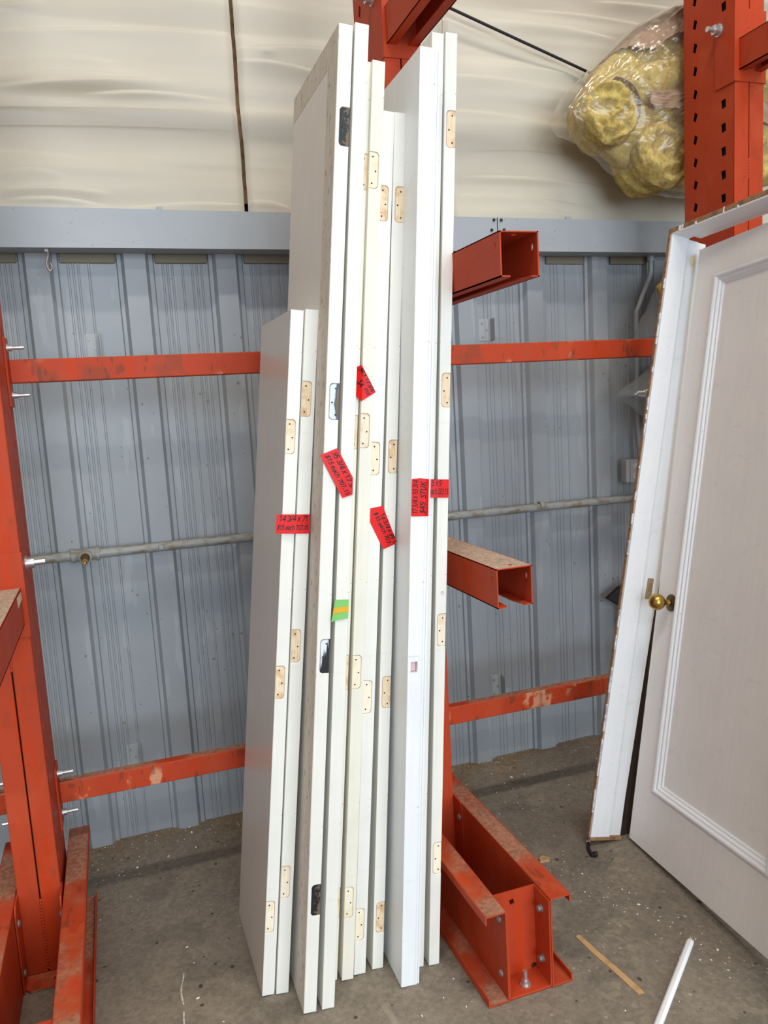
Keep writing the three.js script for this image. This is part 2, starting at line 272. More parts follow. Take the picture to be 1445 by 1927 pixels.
function linerSheet(xa, xb, fine) {
  const xs = [], ys = []; const nx = Math.max(2, Math.round((xb - xa) / (fine ? 0.014 : 0.08))); for (let i = 0; i <= nx; i++) xs.push(mix(xa, xb, i / nx));
  for (let y = 2.19; y < 3.34; y += 0.0025) ys.push(y); for (let y = 3.34; y < YT; y += 0.07) ys.push(y); ys.push(YT);
  const pos = [], uv = [], idx = [];
  ys.forEach((y) => xs.forEach((x, i) => { const e = Math.min(i, xs.length - 1 - i); pos.push(x, y, -2.938 + linerZ(x, y) - (e === 0 ? 0.012 : 0)); uv.push(x, y); }));
  const n = xs.length; for (let j = 0; j < ys.length - 1; j++) for (let i = 0; i < n - 1; i++) { const a = j * n + i; idx.push(a, a + 1, a + n, a + 1, a + n + 1, a + n); }
  const g = new THREE.BufferGeometry(); g.setAttribute('position', new THREE.Float32BufferAttribute(pos, 3)); g.setAttribute('uv', new THREE.Float32BufferAttribute(uv, 2)); g.setIndex(idx); g.computeVertexNormals(); return g;
}
for (const [a, b, f] of [[X0, -0.9, 0], [-0.898, 0.5425, 1], [0.5555, 1.3545, 1], [1.356, 3.1, 1], [3.102, X1, 0]]) obj('liner_sheet', linerSheet(a, b, f), M.liner, wallBack, true);
obj('liner_backing', bx(X0, X1, 2.3, YT, -2.985, -2.978, 0), M.woodBrown, wallBack);

// steel girt across the wall with its splice
const girtShape = () => thin([[0, 0.02], [0, 0], [0.096, 0], [0.096, 0.126], [0, 0.126], [0, 0.106]].map(p => [p[0], p[1]]), 0.0025);
for (const [a, b] of [[X0, 1.5], [1.5035, X1]]) {
  const g = ext(girtShape(), b - a); g.rotateY(Math.PI / 2); g.scale(1, 1, -1);   // profile x -> +z, length -> x
  const idx = g.index; if (!idx) { const p = g.attributes.position; for (let i = 0; i < p.count; i += 3) for (const k of ['position', 'normal', 'uv']) { const A = g.attributes[k], s = A.itemSize; for (let q = 0; q < s; q++) { const t = A.array[(i + 1) * s + q]; A.array[(i + 1) * s + q] = A.array[(i + 2) * s + q]; A.array[(i + 2) * s + q] = t; } } }
  g.computeVertexNormals(); const m = obj('wall_girt', mv(g, a, 2.116, -2.946), M.girt); struct(m);
  if (a < 0) obj('clip_tab', bx(0.23, 0.25, 2.24, 2.252, -2.862, -2.852), M.galv, m); else obj('clip_tab', bx(1.81, 1.835, 2.24, 2.252, -2.862, -2.852), M.galv, m);
  for (const [x, y] of a < 0 ? [[1.476, 2.2], [1.487, 2.238]] : [[1.529, 2.201], [1.518, 2.238]]) obj('bolt_head', mv(cyl(0.006, 0.006, 'z', 6), x, y - 0.006, -2.848), M.hole, m);
}

// ------------------------------------------------------------------ cantilever rack (one bolted thing)
const rack = thing('cantilever_rack', 'orange bolted steel cantilever rack with perforated columns standing along the grey metal wall', 'rack');
const ZC = -2.29, DC = 0.25;
function boltSet(parent, x, y, z, dir, stud = 0.045, k = 1) {        // hex nut, washer and stud, pointing along x
  obj('bolt', [mv(cyl(0.0125 * k, 0.0025 * k, 'x', 24), x + dir * 0.0012 * k, y, z), mv(cyl(0.0105 * k, 0.011 * k, 'x', 6), x + dir * 0.008 * k, y, z), mv(cyl(0.0055 * k, stud, 'x', 14), x + dir * stud / 2, y, z)], M.zinc, parent);
}
function channelHoles(s, w0) { }
function rackColumn(xc, w, top = 3.5) {
  const t = 0.004, sh = () => {
    const s = poly([[-DC, 0.008], [0, 0.008], [0, top], [-DC, top]]);
    for (let y = 0.318; y < top - 0.05; y += 0.0785) { s.holes.push(rect(-0.052, y, 0.023, 0.029, 0.1)); { const p = new THREE.Path(), Y = y + 0.0025; [[-0.206, Y - 0.008], [-0.197, Y + 0.019], [-0.18, Y + 0.008], [-0.189, Y - 0.019]].forEach((q, i) => i ? p.lineTo(...q) : p.moveTo(...q)); p.closePath(); s.holes.push(p); } }
    return s;
  };
  const geos = [], h = w / 2;
  for (const sd of [-1, 1]) {
    geos.push(mv(plateX(sh(), 0, t), xc + (sd < 0 ? -h : h - t), 0, ZC));
    for (const zz of [[-0.006, 0.0015], [-DC - 0.0005, -DC + 0.005]]) geos.push(sd < 0 ? bx(xc - h, xc - 0.0016, 0.008, top, ZC + zz[0], ZC + zz[1], 0.0032) : bx(xc + 0.0016, xc + h, 0.008, top, ZC + zz[0], ZC + zz[1], 0.0032));
  }
  const m = obj('rack_column', geos, M.orange, rack);
  obj('shade_core', bx(xc - h + 0.011, xc + h - 0.011, 0.01, top, ZC - DC + 0.013, ZC - 0.013, 0), M.slotShade, m);  // added dark filler: paints the shade seen through holes and seam
  const welds = []; for (const y0 of [0.02, 0.9, 1.2, 2.26]) for (let k = 0; k < (y0 < 0.1 ? 22 : 7); k++) welds.push(mv(new THREE.SphereGeometry(0.004, 8, 6).scale(1, 1.5, 0.7), xc + 0.0006 * Math.sin(k * 7), y0 + k * 0.0098, ZC + 0.0008));
  obj('weld_bead', welds, M.orange, m);
  // foot: floor tab and side gussets
  const gs = () => poly([[-0.02, 0.003], [0.068, 0.003], [0.068, 0.235], [0.05, 0.256], [-0.02, 0.256]]);
  const tab = poly([[-h, 0], [h, 0], [h, 0.055], [h - 0.012, 0.068], [-h + 0.012, 0.068], [-h, 0.055]]); tab.holes.push(circ(0.022, 0.036, 0.008));
  const ft = obj('foot_plate', [mv(plateY(tab, 0.001, 0.007), xc, 0, ZC)], M.orangeDusty, m);
  for (const sd of [-1, 1]) obj('gusset', mv(plateX(gs(), 0, 0.004), xc + (sd < 0 ? -h - 0.0042 : h + 0.0002), 0, ZC), M.orange, m);
  for (const sd of [-1, 1]) for (const y of [0.05, 0.2]) obj('bolt', mv(new THREE.SphereGeometry(0.011, 14, 8).scale(0.5, 1, 1), xc + (sd < 0 ? -h + 0.0005 : h - 0.0005) + (sd < 0 ? 0.001 : -0.001), y, ZC + 0.045), M.boltDull, m);
  return m;
}
function cChannel(side, len) {                                 // web at x = 0, flanges towards side
  const pts = [[0.06, 0.024], [0.06, 0.002], [0, 0.002], [0, 0.254], [0.06, 0.254], [0.06, 0.232]];
  const s = thin(pts, -0.0035), g = ext(s, len, 0); if (side < 0) { g.rotateY(Math.PI); g.translate(0, 0, len); } return g;
}
function rackBase(xc, half) {
  const z0 = -2.62, z1 = -1.68, b = grp('rack_base', rack);
  for (const sd of [-1, 1]) {
    obj('channel', mv(cChannel(sd, z1 - z0), xc + sd * half, 0, z0), M.orange, b);
    const f = poly(sd > 0 ? [[0.002, 0], [0.057, 0], [0.057, z1 - z0 - 0.002], [0.002, z1 - z0 - 0.002]] : [[-0.057, 0], [-0.002, 0], [-0.002, z1 - z0 - 0.002], [-0.057, z1 - z0 - 0.002]]);
    obj('dusty_flange_top', mv(plateY(f, 0.254, 0.0006), xc + sd * half, 0, z0 + 0.001), M.orangeDusty, b);
    obj('dusty_flange_top', mv(plateY(f, 0.0056, 0.0006), xc + sd * half, 0, z0 + 0.001), M.orangeDusty, b);
    for (const y of [0.06, 0.215]) obj('bolt', mv(new THREE.SphereGeometry(0.0105, 14, 8).scale(0.55, 1, 1), xc + sd * (half + 0.0045), y, z1 - 0.035), M.boltDull, b);
  }
  const w = half - 0.0006, back = poly([[-w, 0.002], [w, 0.002], [w, 0.25], [-w, 0.25]]); back.holes.push(rect(-0.008, 0.218, 0.013, 0.016, 0.2)); back.holes.push(circ(w - 0.011, 0.014, 0.009));
  const sideS = poly([[0, 0.002], [0.077, 0.002], [0.077, 0.249], [0, 0.249]]); sideS.holes.push(circ(0.042, 0.135, 0.005));
  const sideT = poly([[0, 0.002], [0.077, 0.002], [0.077, 0.249], [0, 0.249]]);
  obj('foot_bracket', [mv(ext(back, 0.004), xc, 0, -1.762), mv(plateX(sideT, 0, 0.004), xc - w, 0, -1.759), mv(plateX(sideS, 0, 0.004), xc + w - 0.004, 0, -1.759), bx(xc - w, xc + w, 0.001, 0.007, -1.76, -1.682, 0.002)], M.orange, b);
  for (const y of [0.06, 0.205]) for (const sd of [-1, 1]) obj('bolt', [mv(cyl(0.011, 0.003, 'x', 16), xc + sd * (w - 0.0055), y, -1.722), mv(cyl(0.0085, 0.008, 'x', 6), xc + sd * (w - 0.011), y, -1.722)], M.boltDull, b);
  obj('anchor_bolt', [mv(cyl(0.0145, 0.003, 'y', 20), xc + 0.0, 0.0085, -1.712), mv(cyl(0.0105, 0.011, 'y', 6), xc, 0.0155, -1.712), mv(cyl(0.0062, 0.042, 'y', 12), xc, 0.026, -1.712)], M.zinc, b);
}
function rackArm(xc, wcol, yb, zend, boltSide, sticker) {
  const a = grp('rack_arm', rack), w = 0.098, h = 0.1, t = 0.0035, len = zend - ZC, z0 = ZC + 0.006;
  const hs = wcol / 2 + 0.0052, web = () => { const s = poly([[0, 0], [len, 0], [len, h], [0, h]]); s.holes.push((() => { const p = new THREE.Path(); p.absellipse(len - 0.024, h - 0.03, 0.0045, 0.009, 0, Math.PI * 2, true); return p; })()); return s; };
  const top = poly([[-w / 2, 0], [w / 2, 0], [w / 2, len], [-w / 2, len]]); top.holes.push(circ(0.004, len - 0.03, 0.0065));
  const lipL = poly([[-w / 2, 0], [-w / 2 + 0.03, 0], [-w / 2 + 0.03, len - 0.012], [-w / 2 + 0.024, len], [-w / 2, len]]);
  const lipR = poly([[w / 2, 0], [w / 2 - 0.03, 0], [w / 2 - 0.03, len - 0.05], [w / 2 - 0.02, len], [w / 2, len]]);
  obj('arm_beam', [mv(plateX(web(), 0, t), xc - w / 2, yb, z0), mv(plateX(web(), 0, t), xc + w / 2 - t, yb, z0), mv(plateY(lipL, yb, 0.003), xc, 0, z0), mv(plateY(lipR, yb, 0.003), xc, 0, z0), mv(plateY(top, yb + h - 0.003, 0.0025), xc, 0, z0),
    ...[-1, 1].map(s => mv(cyl(0.0018, len, 'z', 8), xc + s * (w / 2 - 0.0018), yb + h - 0.0018, z0 + len / 2))], M.orange, a);
  const dt = poly([[-w / 2 + 0.002, 0], [w / 2 - 0.002, 0], [w / 2 - 0.002, len - 0.003], [-w / 2 + 0.002, len - 0.003]]); dt.holes.push(circ(0.004, len - 0.03, 0.0065));
  obj('dusty_top', mv(plateY(dt, yb + h - 0.0005, 0.0006), xc, 0, z0), M.dust, a);
  const ys = [yb - 0.036, yb + 0.196];
  const side = poly([[-0.09, ys[0]], [0, ys[0]], [0, ys[1]], [-0.09, ys[1]]]);
  obj('arm_sleeve', [bx(xc - hs, xc + hs, ys[0], ys[1], ZC + 0.0018, ZC + 0.0062, 0.002), mv(plateX(side, 0, 0.0045), xc - hs, 0, ZC + 0.004), mv(plateX(side, 0, 0.0045), xc + hs - 0.0045, 0, ZC + 0.004)], M.orange, a);
  for (const s of [-1, 1]) boltSet(a, xc + s * hs, ys[1] - 0.042, ZC - 0.068, s, 0.05, 1.65);
  if (sticker) obj('sticker', plateX(poly([[0.003, yb + 0.07], [0.095, yb + 0.066], [0.1, yb + 0.094], [0.003, yb + 0.09]]), 0, 0.0004).translate(xc + w / 2 + 0.0001, 0, z0), M.stickerMat, a);
}
M.stickerMat = std({ color: srgb(214, 204, 172), roughness: 0.7 });
function rackBrace(x0, x1, y, plates) {
  const b = grp('rack_brace', rack), z0 = -2.54, z1 = -2.502, h = 0.066;
  obj('brace_bar', bx(x0 + 0.006, x1 - 0.006, y - h / 2, y + h / 2, z0, z1, 0.004), M.orangeWorn, b);
  obj('dusty_top', bx(x0 + 0.008, x1 - 0.008, y + h / 2 - 0.0004, y + h / 2 + 0.0006, z0 + 0.003, z1 - 0.003, 0), M.orangeDusty, b);
  for (const [x, s] of [[x0, 1], [x1, -1]]) {
    obj('end_plate', bx(Math.min(x, x + s * 0.006), Math.max(x, x + s * 0.006), y - 0.1, y + 0.095, -2.538, -2.462, 0.0015), M.orange, b);
    boltSet(b, x + s * 0.006, y + 0.066, -2.5, s); boltSet(b, x + s * 0.006, y - 0.067, -2.515, s);
  }
}
const COLS = [[-0.306, 0.112, -0.304, 0.064], [0.913, 0.106, 0.904, 0.064], [2.188, 0.124, 2.188, 0.07]];
for (const [xc, w, xb, hf] of COLS) { rackColumn(xc, w); rackBase(xb, hf); }
rackArm(0.911, 0.106, 1.82, -1.634, -1); rackArm(0.911, 0.106, 1.039, -1.712, -1); rackArm(0.917, 0.106, 2.58, -1.66, -1);
rackArm(-0.308, 0.112, 1.022, -1.66, 1, true); rackArm(2.188, 0.124, 2.606, -1.7, -1);
for (const y of [3.1, 1.705, 0.432]) { rackBrace(-0.25, 0.86, y); rackBrace(0.966, 2.126, y); rackBrace(-1.47, -0.362, y); rackBrace(2.25, 3.4, y); }

// ------------------------------------------------------------------ leaning door slabs
function edgeShape(T, H, cuts, side) {
  const s = new THREE.Shape(), r = 0.011, wn = 0.0245, C = cuts.map(([t, b]) => [Math.max(t, b), Math.min(t, b)]).sort((a, b) => a[1] - b[1]);
  s.moveTo(-T, 0); s.lineTo(0, 0);
  if (side === 'R') for (const [t, b] of C) { s.lineTo(0, b); s.lineTo(-wn + r, b); s.quadraticCurveTo(-wn, b, -wn, b + r); s.lineTo(-wn, t - r); s.quadraticCurveTo(-wn, t, -wn + r, t); s.lineTo(0, t); }
  s.lineTo(0, H); s.lineTo(-T, H);
  if (side === 'L') for (const [t, b] of C.slice().reverse()) { s.lineTo(-T, t); s.lineTo(-T + wn - r, t); s.quadraticCurveTo(-T + wn, t, -T + wn, t - r); s.lineTo(-T + wn, b + r); s.quadraticCurveTo(-T + wn, b, -T + wn - r, b); s.lineTo(-T, b); }
  s.closePath(); return s;
}
const DOORS = {};
M.rim = std({ color: srgb(172, 128, 92), roughness: 0.9 });
function plateShape(a, b, y0, y1, side) { const s = new THREE.Shape(), r = 0.0105; if (side === 'L') { s.moveTo(a, y0); s.lineTo(b - r, y0); s.quadraticCurveTo(b, y0, b, y0 + r); s.lineTo(b, y1 - r); s.quadraticCurveTo(b, y1, b - r, y1); s.lineTo(a, y1); } else { s.moveTo(b, y0); s.lineTo(b, y1); s.lineTo(a + r, y1); s.quadraticCurveTo(a, y1, a, y1 - r); s.lineTo(a, y0 + r); s.quadraticCurveTo(a, y0, a + r, y0); } s.closePath(); return s; }
function doorSlab(key, label, P, o = {}) {
  const { x, z, yaw = 0, lean, H, T, W } = P, d = thing('door_slab', label, 'door', [x, 0.0005, z], 'white door slabs leaning in the rack');
  d.rotation.set(0, yaw, -lean, 'YXZ'); const mat = o.mat || M.white, cuts = o.cuts || [], side = o.side || 'L';
  obj('panel', [mv(ext(edgeShape(T, H, cuts, side), 0.007, 0.0012), 0, 0, -0.007), bx(-T + 0.0001, -0.0001, 0.0001, H - 0.0001, -W, -0.0032, 0.001)], mat, d);
  cuts.forEach(([a, b], i) => {
    const t = Math.max(a, b), bt = Math.min(a, b), wn = 0.0245, u0 = side === 'L' ? -T + 0.0006 : -wn + 0.0004, u1 = side === 'L' ? -T + wn - 0.0004 : -0.0006;
    const rm = 0.0009, m = obj('hinge_mortise', mv(ext(plateShape(side === 'L' ? u0 : u0 + rm, side === 'L' ? u1 - rm : u1, bt + 0.0013, t - 0.0013, side), 0.0004), 0, 0, -0.0031), (o.woods ? o.woods[i % o.woods.length] : M.woodTan), d);
    const uv = m.geometry.attributes.uv, off = rr(0, 1); for (let q = 0; q < uv.count; q++) o.stained ? uv.setXY(q, (uv.getX(q) - u0) / (u1 - u0), (uv.getY(q) - bt) / (t - bt)) : uv.setXY(q, uv.getX(q) + off, uv.getY(q) + off * 3);
    obj('stained_rim', bx(u0, u1, bt + 0.0004, t - 0.0004, -0.0036, -0.0031, 0), o.stained ? M.hole : M.rim, m);
    const e = side === 'L' ? 1 : -1, uc = (u0 + u1) / 2;
    for (const [du, v] of [[-0.003, t - 0.012], [0.005, (t + bt) / 2 - 0.002], [-0.004, bt + 0.012]]) obj('screw_hole', mv(cyl(0.0021, 0.0008, 'z', 10), uc + e * du, v, -0.0026), M.hole, m);
  });
  DOORS[key] = d; return d;
}
const dA = doorSlab('A', 'short white door slab, outermost of the two low ones, with smooth greyish face', { x: 0.2762, z: -1.9516, yaw: 0.0061, lean: 0.1178, H: 1.8054, T: 0.0332, W: 0.3794 }, { cuts: [[1.537, 1.45], [0.906, 0.818], [0.267, 0.178]], woods: [M.woodPale, M.woodTan, M.woodCream] });
doorSlab('B', 'second short white door slab, tucked between the outermost one and the tall black-mortised slab', { x: 0.3129, z: -1.943, yaw: -0.006, lean: 0.1167, H: 1.8043, T: 0.0334, W: 0.375 }, { cuts: [[1.629, 1.541], [0.999, 0.912], [0.361, 0.271]], woods: [M.woodTan, M.woodTan, M.woodPale] });
const dC = doorSlab('C', 'tall white door slab with black-stained hinge mortises and a grey worn edge band', { x: 0.3655, z: -1.8468, yaw: -0.0015, lean: 0.1063, H: 2.4296, T: 0.0336, W: 0.4617 }, { side: 'R', cuts: [[2.249, 2.162], [1.617, 1.53], [0.991, 0.904], [0.35, 0.266]], woods: [M.blackA, M.blackB, M.blackC, M.blackA], stained: true, mat: M.white });
doorSlab('D', 'tall white door slab without hinge mortises, carrying the green tape', { x: 0.4128, z: -1.8419, lean: 0.1021, H: 2.4314, T: 0.0332, W: 0.451 });
doorSlab('E', 'white door slab mostly hidden behind its neighbour, only a strip of half-mortised edge showing', { x: 0.4471, z: -1.9357, lean: 0.1039, H: 2.391, T: 0.0334, W: 0.355 }, { side: 'R', cuts: [[2.176, 2.09], [1.537, 1.451], [0.912, 0.817], [0.267, 0.178]], mat: M.cream });
doorSlab('F', 'cream door slab with stained, chipped edge and pale cream mortises, beside the half-hidden slab', { x: 0.4897, z: -1.922, lean: 0.0991, H: 2.3875, T: 0.0326, W: 0.36 }, { cuts: [[2.175, 2.088], [1.538, 1.45], [0.91, 0.819], [0.269, 0.18]], woods: [M.woodCream, M.woodPale, M.woodCream, M.woodCream], mat: M.cream });
doorSlab('G', 'medium-height white door slab whose mortises open towards the cream slab', { x: 0.527, z: -1.9295, yaw: 0.004, lean: 0.0968, H: 2.275, T: 0.0335, W: 0.355 }, { cuts: [[2.098, 2.012], [1.463, 1.378], [0.834, 0.743], [0.193, 0.099]], woods: [M.woodTan, M.woodPale, M.woodCream, M.woodCream] });
doorSlab('H', 'medium-height white door slab whose orange-grained mortises open away from its equal-height twin', { x: 0.5789, z: -1.9305, yaw: 0.004, lean: 0.088, H: 2.2717, T: 0.0317, W: 0.355 }, { side: 'R', cuts: [[2.096, 2.009], [1.465, 1.378], [0.836, 0.748], [0.196, 0.106]], woods: [M.woodTan] });
const dI = thing('door_slab', 'bright cool-white door slab with beaded edge strips and a latch recess, set forward of the rest', 'door', [0.635, 0.0005, -1.8341], 'white door slabs leaning in the rack');
dI.rotation.set(0, -0.019, -0.077, 'YXZ'); DOORS.I = dI;
{
  const T = 0.0379, H = 2.3838, W = 0.44, s = poly([[-T, 0], [0, 0], [0, H], [-T, H]]);
  const hp = new THREE.Path(); const r = 0.004, u0 = -T + 0.002, u1 = -0.0065, v0 = 0.8494, v1 = 0.9117; hp.moveTo(u0, v0); hp.lineTo(u0, v1); hp.lineTo(u1 - r, v1); hp.quadraticCurveTo(u1, v1, u1, v1 - r); hp.lineTo(u1, v0 + r); hp.quadraticCurveTo(u1, v0, u1 - r, v0); hp.closePath(); s.holes.push(hp);
  const body = poly([[-T + 0.0001, 0.0001], [-0.0001, 0.0001], [-0.0001, H - 0.0001], [-T + 0.0001, H - 0.0001]]), hh = rect(-0.02, 0.882, 0.019, 0.029); body.holes.push(hh);
  const b1 = ext(body, 0.02); obj('panel', [mv(ext(s, 0.0045, 0.0008), 0, 0, -0.0045), mv(b1, 0, 0, -0.0225), bx(-T + 0.0001, -0.0001, 0.0001, H - 0.0001, -W, -0.0224, 0.0005)], M.cool, dI);
  obj('latch_recess_fill', bx(-0.0285, -0.0112, 0.869, 0.895, -0.0222, -0.012, 0.003), M.pink, dI).userData.label = 'pinkish latch pocket';
  const es = thin([[0.0002, -0.03], [0.0002, -0.0035], [0.0022, -0.0015], [0.0068, -0.0015], [0.0078, -0.005], [0.0088, -0.005], [0.0096, -0.0032], [0.0138, -0.0032], [0.0146, -0.006], [0.0146, -0.03]], 0.00001);
  const es2 = poly([[0.0002, -0.03], [0.0002, -0.0035], [0.0022, -0.0015], [0.0068, -0.0015], [0.0078, -0.0058], [0.0088, -0.0058], [0.0096, -0.0032], [0.0138, -0.0032], [0.0146, -0.006], [0.0146, -0.03]].map(p => [p[0], -p[1]]));
  const g = ext(es2, 2.385); g.rotateX(-Math.PI / 2); obj('edge_strip', mv(g, 0, -0.0065, 0), M.cool, dI);
}
const dJ = doorSlab('J', 'tall white door slab squeezed behind the beaded cool-white slab, no mortises showing', { x: 0.6845, z: -1.8902, yaw: -0.0077, lean: 0.076, H: 2.4454, T: 0.0316, W: 0.39 });
const dK = doorSlab('K', 'tall white door slab resting against the side of the upper rack arm', { x: 0.7282, z: -1.8823, yaw: -0.0134, lean: 0.0711, H: 2.4436, T: 0.0307, W: 0.39 }, { side: 'R', cuts: [[2.264, 2.176], [1.626, 1.539], [0.998, 0.91], [0.36, 0.268]], woods: [M.woodTan, M.woodTan, M.woodPale, M.woodCream] });
obj('screw_plug', mv(cyl(0.004, 0.002, 'z', 14), -0.012, 1.056, 0.0004), M.ivory, dK);
obj('face_skin', bx(-0.0332 - 0.0003, -0.0332 + 0.001, 0.001, 1.8045, -0.3788, -0.0012, 0.0002), M.greyFace, dA);  // thin greyish skin over the exposed face
// worn edge bands on the exposed face of the tall black-mortised slab
obj('edge_band', bx(-0.0336 - 0.0007, -0.0336 + 0.001, 0.001, 2.4285, -0.088, -0.0008, 0.0003), M.stile, dC);
obj('edge_band', bx(-0.0336 - 0.0007, -0.0336 + 0.001, 2.36, 2.4285, -0.4612, -0.0885, 0.0003), M.stile, dC);
obj('face_skin', bx(-0.0336 - 0.0003, -0.0336 + 0.001, 0.001, 2.3595, -0.4612, -0.0885, 0.0001), M.primer, dC);

// ------------------------------------------------------------------ tape labels
function clipPoly(P, u, keepLess) { const out = []; for (let i = 0; i < P.length; i++) { const a = P[i], b = P[(i + 1) % P.length], ia = keepLess ? a[0] <= u : a[0] >= u, ib = keepLess ? b[0] <= u : b[0] >= u; if (ia) out.push(a); if (ia !== ib) { const t = (u - a[0]) / (b[0] - a[0]); out.push([u, mix(a[1], b[1], t)]); } } return out; }
function tapeMat(lines, wr) {
  const cv = document.createElement('canvas'); cv.width = 512; cv.height = 256; const c = cv.getContext('2d');
  c.fillStyle = '#dc1010'; c.fillRect(0, 0, 512, 256); c.fillStyle = '#120808'; c.strokeStyle = '#120808'; c.lineWidth = 1.2;
  lines.forEach(([t, x, y, size]) => { c.font = 'italic ' + Math.round(size * 1.42) + 'px sans-serif'; c.lineWidth = 5; const wT = c.measureText(t).width, kx = Math.min(1, (500 - x) / wT); let X = x; for (const ch of t) { c.save(); c.translate(X, y + rr(-4, 4)); c.rotate(rr(-0.08, 0.08)); c.scale(kx, 1); c.fillText(ch, 0, 0); c.strokeText(ch, 0, 0); c.restore(); X += c.measureText(ch).width * kx * 0.97; } });
  const t = new THREE.CanvasTexture(cv); t.colorSpace = THREE.SRGBColorSpace; t.anisotropy = 8;
  return new THREE.MeshPhysicalMaterial({ map: t, roughness: 0.4, specularIntensity: 0.5, side: THREE.DoubleSide });
}
// P: outline in the carrying slab's edge plane (u, v); bend: u where the sheet leaves the plane, dz: how far back it ends
function tape(name, label, key, P, o, ex, size, mat, bends = []) {
  const d = DOORS[key], g0 = [], pos = [], uv = [];
  const el = Math.hypot(...ex), e1 = [ex[0] / el, ex[1] / el], e2 = [-e1[1], e1[0]], lift = 0.0012;
  const zOf = (u) => { let z = lift; for (const [ub, ue, dz] of bends) { if (ub > ue ? u < ub : u > ub) z += dz * (u - ub) / (ue - ub); } return z; };
  const cuts = bends.map(b => b[0]).sort((a, b) => a - b); let rest = P, parts = [];
  for (const u of cuts) { parts.push(clipPoly(rest, u, true)); rest = clipPoly(rest, u, false); } parts.push(rest);
  d.updateMatrixWorld(true);
  for (const q of parts) {
    if (q.length < 3) continue;
    const tri = THREE.ShapeUtils.triangulateShape(q.map(p => new THREE.Vector2(...p)), []);
    for (const t of tri) for (const i of t) { const p = q[i], v = new THREE.Vector3(p[0], p[1], zOf(p[0])).applyMatrix4(d.matrixWorld); pos.push(v.x, v.y, v.z); const r = [p[0] - o[0], p[1] - o[1]]; uv.push((r[0] * e1[0] + r[1] * e1[1]) / size[0], (r[0] * e2[0] + r[1] * e2[1]) / size[1]); }
  }
  const g = new THREE.BufferGeometry(); g.setAttribute('position', new THREE.Float32BufferAttribute(pos, 3)); g.setAttribute('uv', new THREE.Float32BufferAttribute(uv, 2)); g.computeVertexNormals();
  const m = obj(name, g, mat, scene, true); tag(m, label, 'tape', name === 'tape_label' ? 'red price tapes on the door edges' : undefined); return m;
}
tape('tape_label', 'red tape strip lettered 14 3/4 x 71, stuck across the two short slabs', 'B', [[-0.0835, 1.2939], [0.0008, 1.2968], [0.0002, 1.2474], [-0.085, 1.2453]], [-0.085, 1.2453], [1, 0.03], [0.086, 0.049], tapeMat([['14 3/4 x 71', 50, 92, 74], ['$15 each 707.15', 22, 205, 62]]), [[-0.034, -0.085, -0.0088]]);
tape('tape_label', 'slanted red tape lettered 95 3/4 x 17 3/4, on the black-mortised slab', 'D', [[-0.0845, 1.4394], [-0.0427, 1.458], [-0.001, 1.3874], [-0.0006, 1.3457], [-0.026, 1.3375]], [-0.0855, 1.437], [0.06, -0.103], [0.122, 0.047], tapeMat([['95 3/4 x 17 3/4', 30, 90, 66], ['$15 each 707.15', 20, 190, 58]]), [[-0.034, -0.08, -0.005]]);
tape('tape_label', 'short slanted red tape lettered 94 x 17 3/4, highest of the red tapes', 'F', [[-0.0354, 1.6583], [-0.047, 1.6524], [-0.0465, 1.5825], [-0.0336, 1.5678], [0.0045, 1.5923]], [-0.074, 1.6353], [0.04, -0.066], [0.08, 0.05], tapeMat([['94 x 17 3/4', 30, 82, 62], ['STUK', 345, 150, 40], ['SA', 190, 180, 72]]), [[-0.032, -0.05, -0.012], [-0.0005, 0.01, -0.006]]);
tape('tape_label', 'slanted red tape lettered 14 3/4 x 89 1/2, bridging the two equal-height slabs', 'H', [[-0.0712, 1.2875], [-0.037, 1.2941], [0.0031, 1.2011], [0.0008, 1.1934], [-0.0324, 1.1795], [-0.0709, 1.2515]], [-0.0755, 1.2735], [0.05, -0.1], [0.122, 0.046], tapeMat([['14 3/4 x 89 1/2', 60, 105, 60], ['$15 each 707.15', 20, 185, 58]]));
tape('tape_label', 'upright red tape lettered STUK $45, on the beaded cool-white slab', 'I', [[-0.0378, 1.3662], [-0.0161, 1.3683], [0.0096, 1.3655], [0.0098, 1.2722], [-0.0375, 1.2726]], [0.0125, 1.272], [0.0, 1], [0.095, 0.05], tapeMat([['17 3/4 x 93 3/4', 25, 82, 68], ['$45  STUK', 30, 190, 70]]), [[0.0003, 0.012, -0.004]]);
tape('tape_label', 'half-hidden red tape lettered each 203.15, on the slab resting against the rack arm', 'K', [[-0.0531, 1.3543], [-0.0005, 1.3536], [-0.0008, 1.3059], [-0.0537, 1.3069]], [-0.054, 1.306], [1, 0], [0.054, 0.048], tapeMat([['5 x 9', 60, 92, 84], ['each 203.15', 10, 205, 76]]), [[-0.032, -0.054, -0.006]]);
{
  const P = [[-0.0363, 1.0857], [-0.0008, 1.0859], [-0.0006, 1.0386], [-0.0451, 1.032]], o = [0, 0], yl = (t) => [[mix(P[0][0], P[3][0], t), mix(P[0][1], P[3][1], t)], [mix(P[1][0], P[2][0], t), mix(P[1][1], P[2][1], t)]];
  const a = yl(0.36), b = yl(0.64);
  const g = tape('green_tape', 'light green tape flag with a yellow stripe, on the mortise-free tall slab', 'D', P, o, [1, 0], [0.1, 0.1], M.green, [[-0.0332, -0.045, 0.004]]);
  const y = tape('tmp', 'x', 'D', [a[0], a[1], b[1], b[0]], o, [1, 0], [0.1, 0.1], M.yellow, [[-0.0332, -0.045, 0.004]]); y.position.z = 0.0006; scene.remove(y); y.name = 'yellow_stripe'; y.userData = { label: 'yellow stripe' }; g.add(y);
}

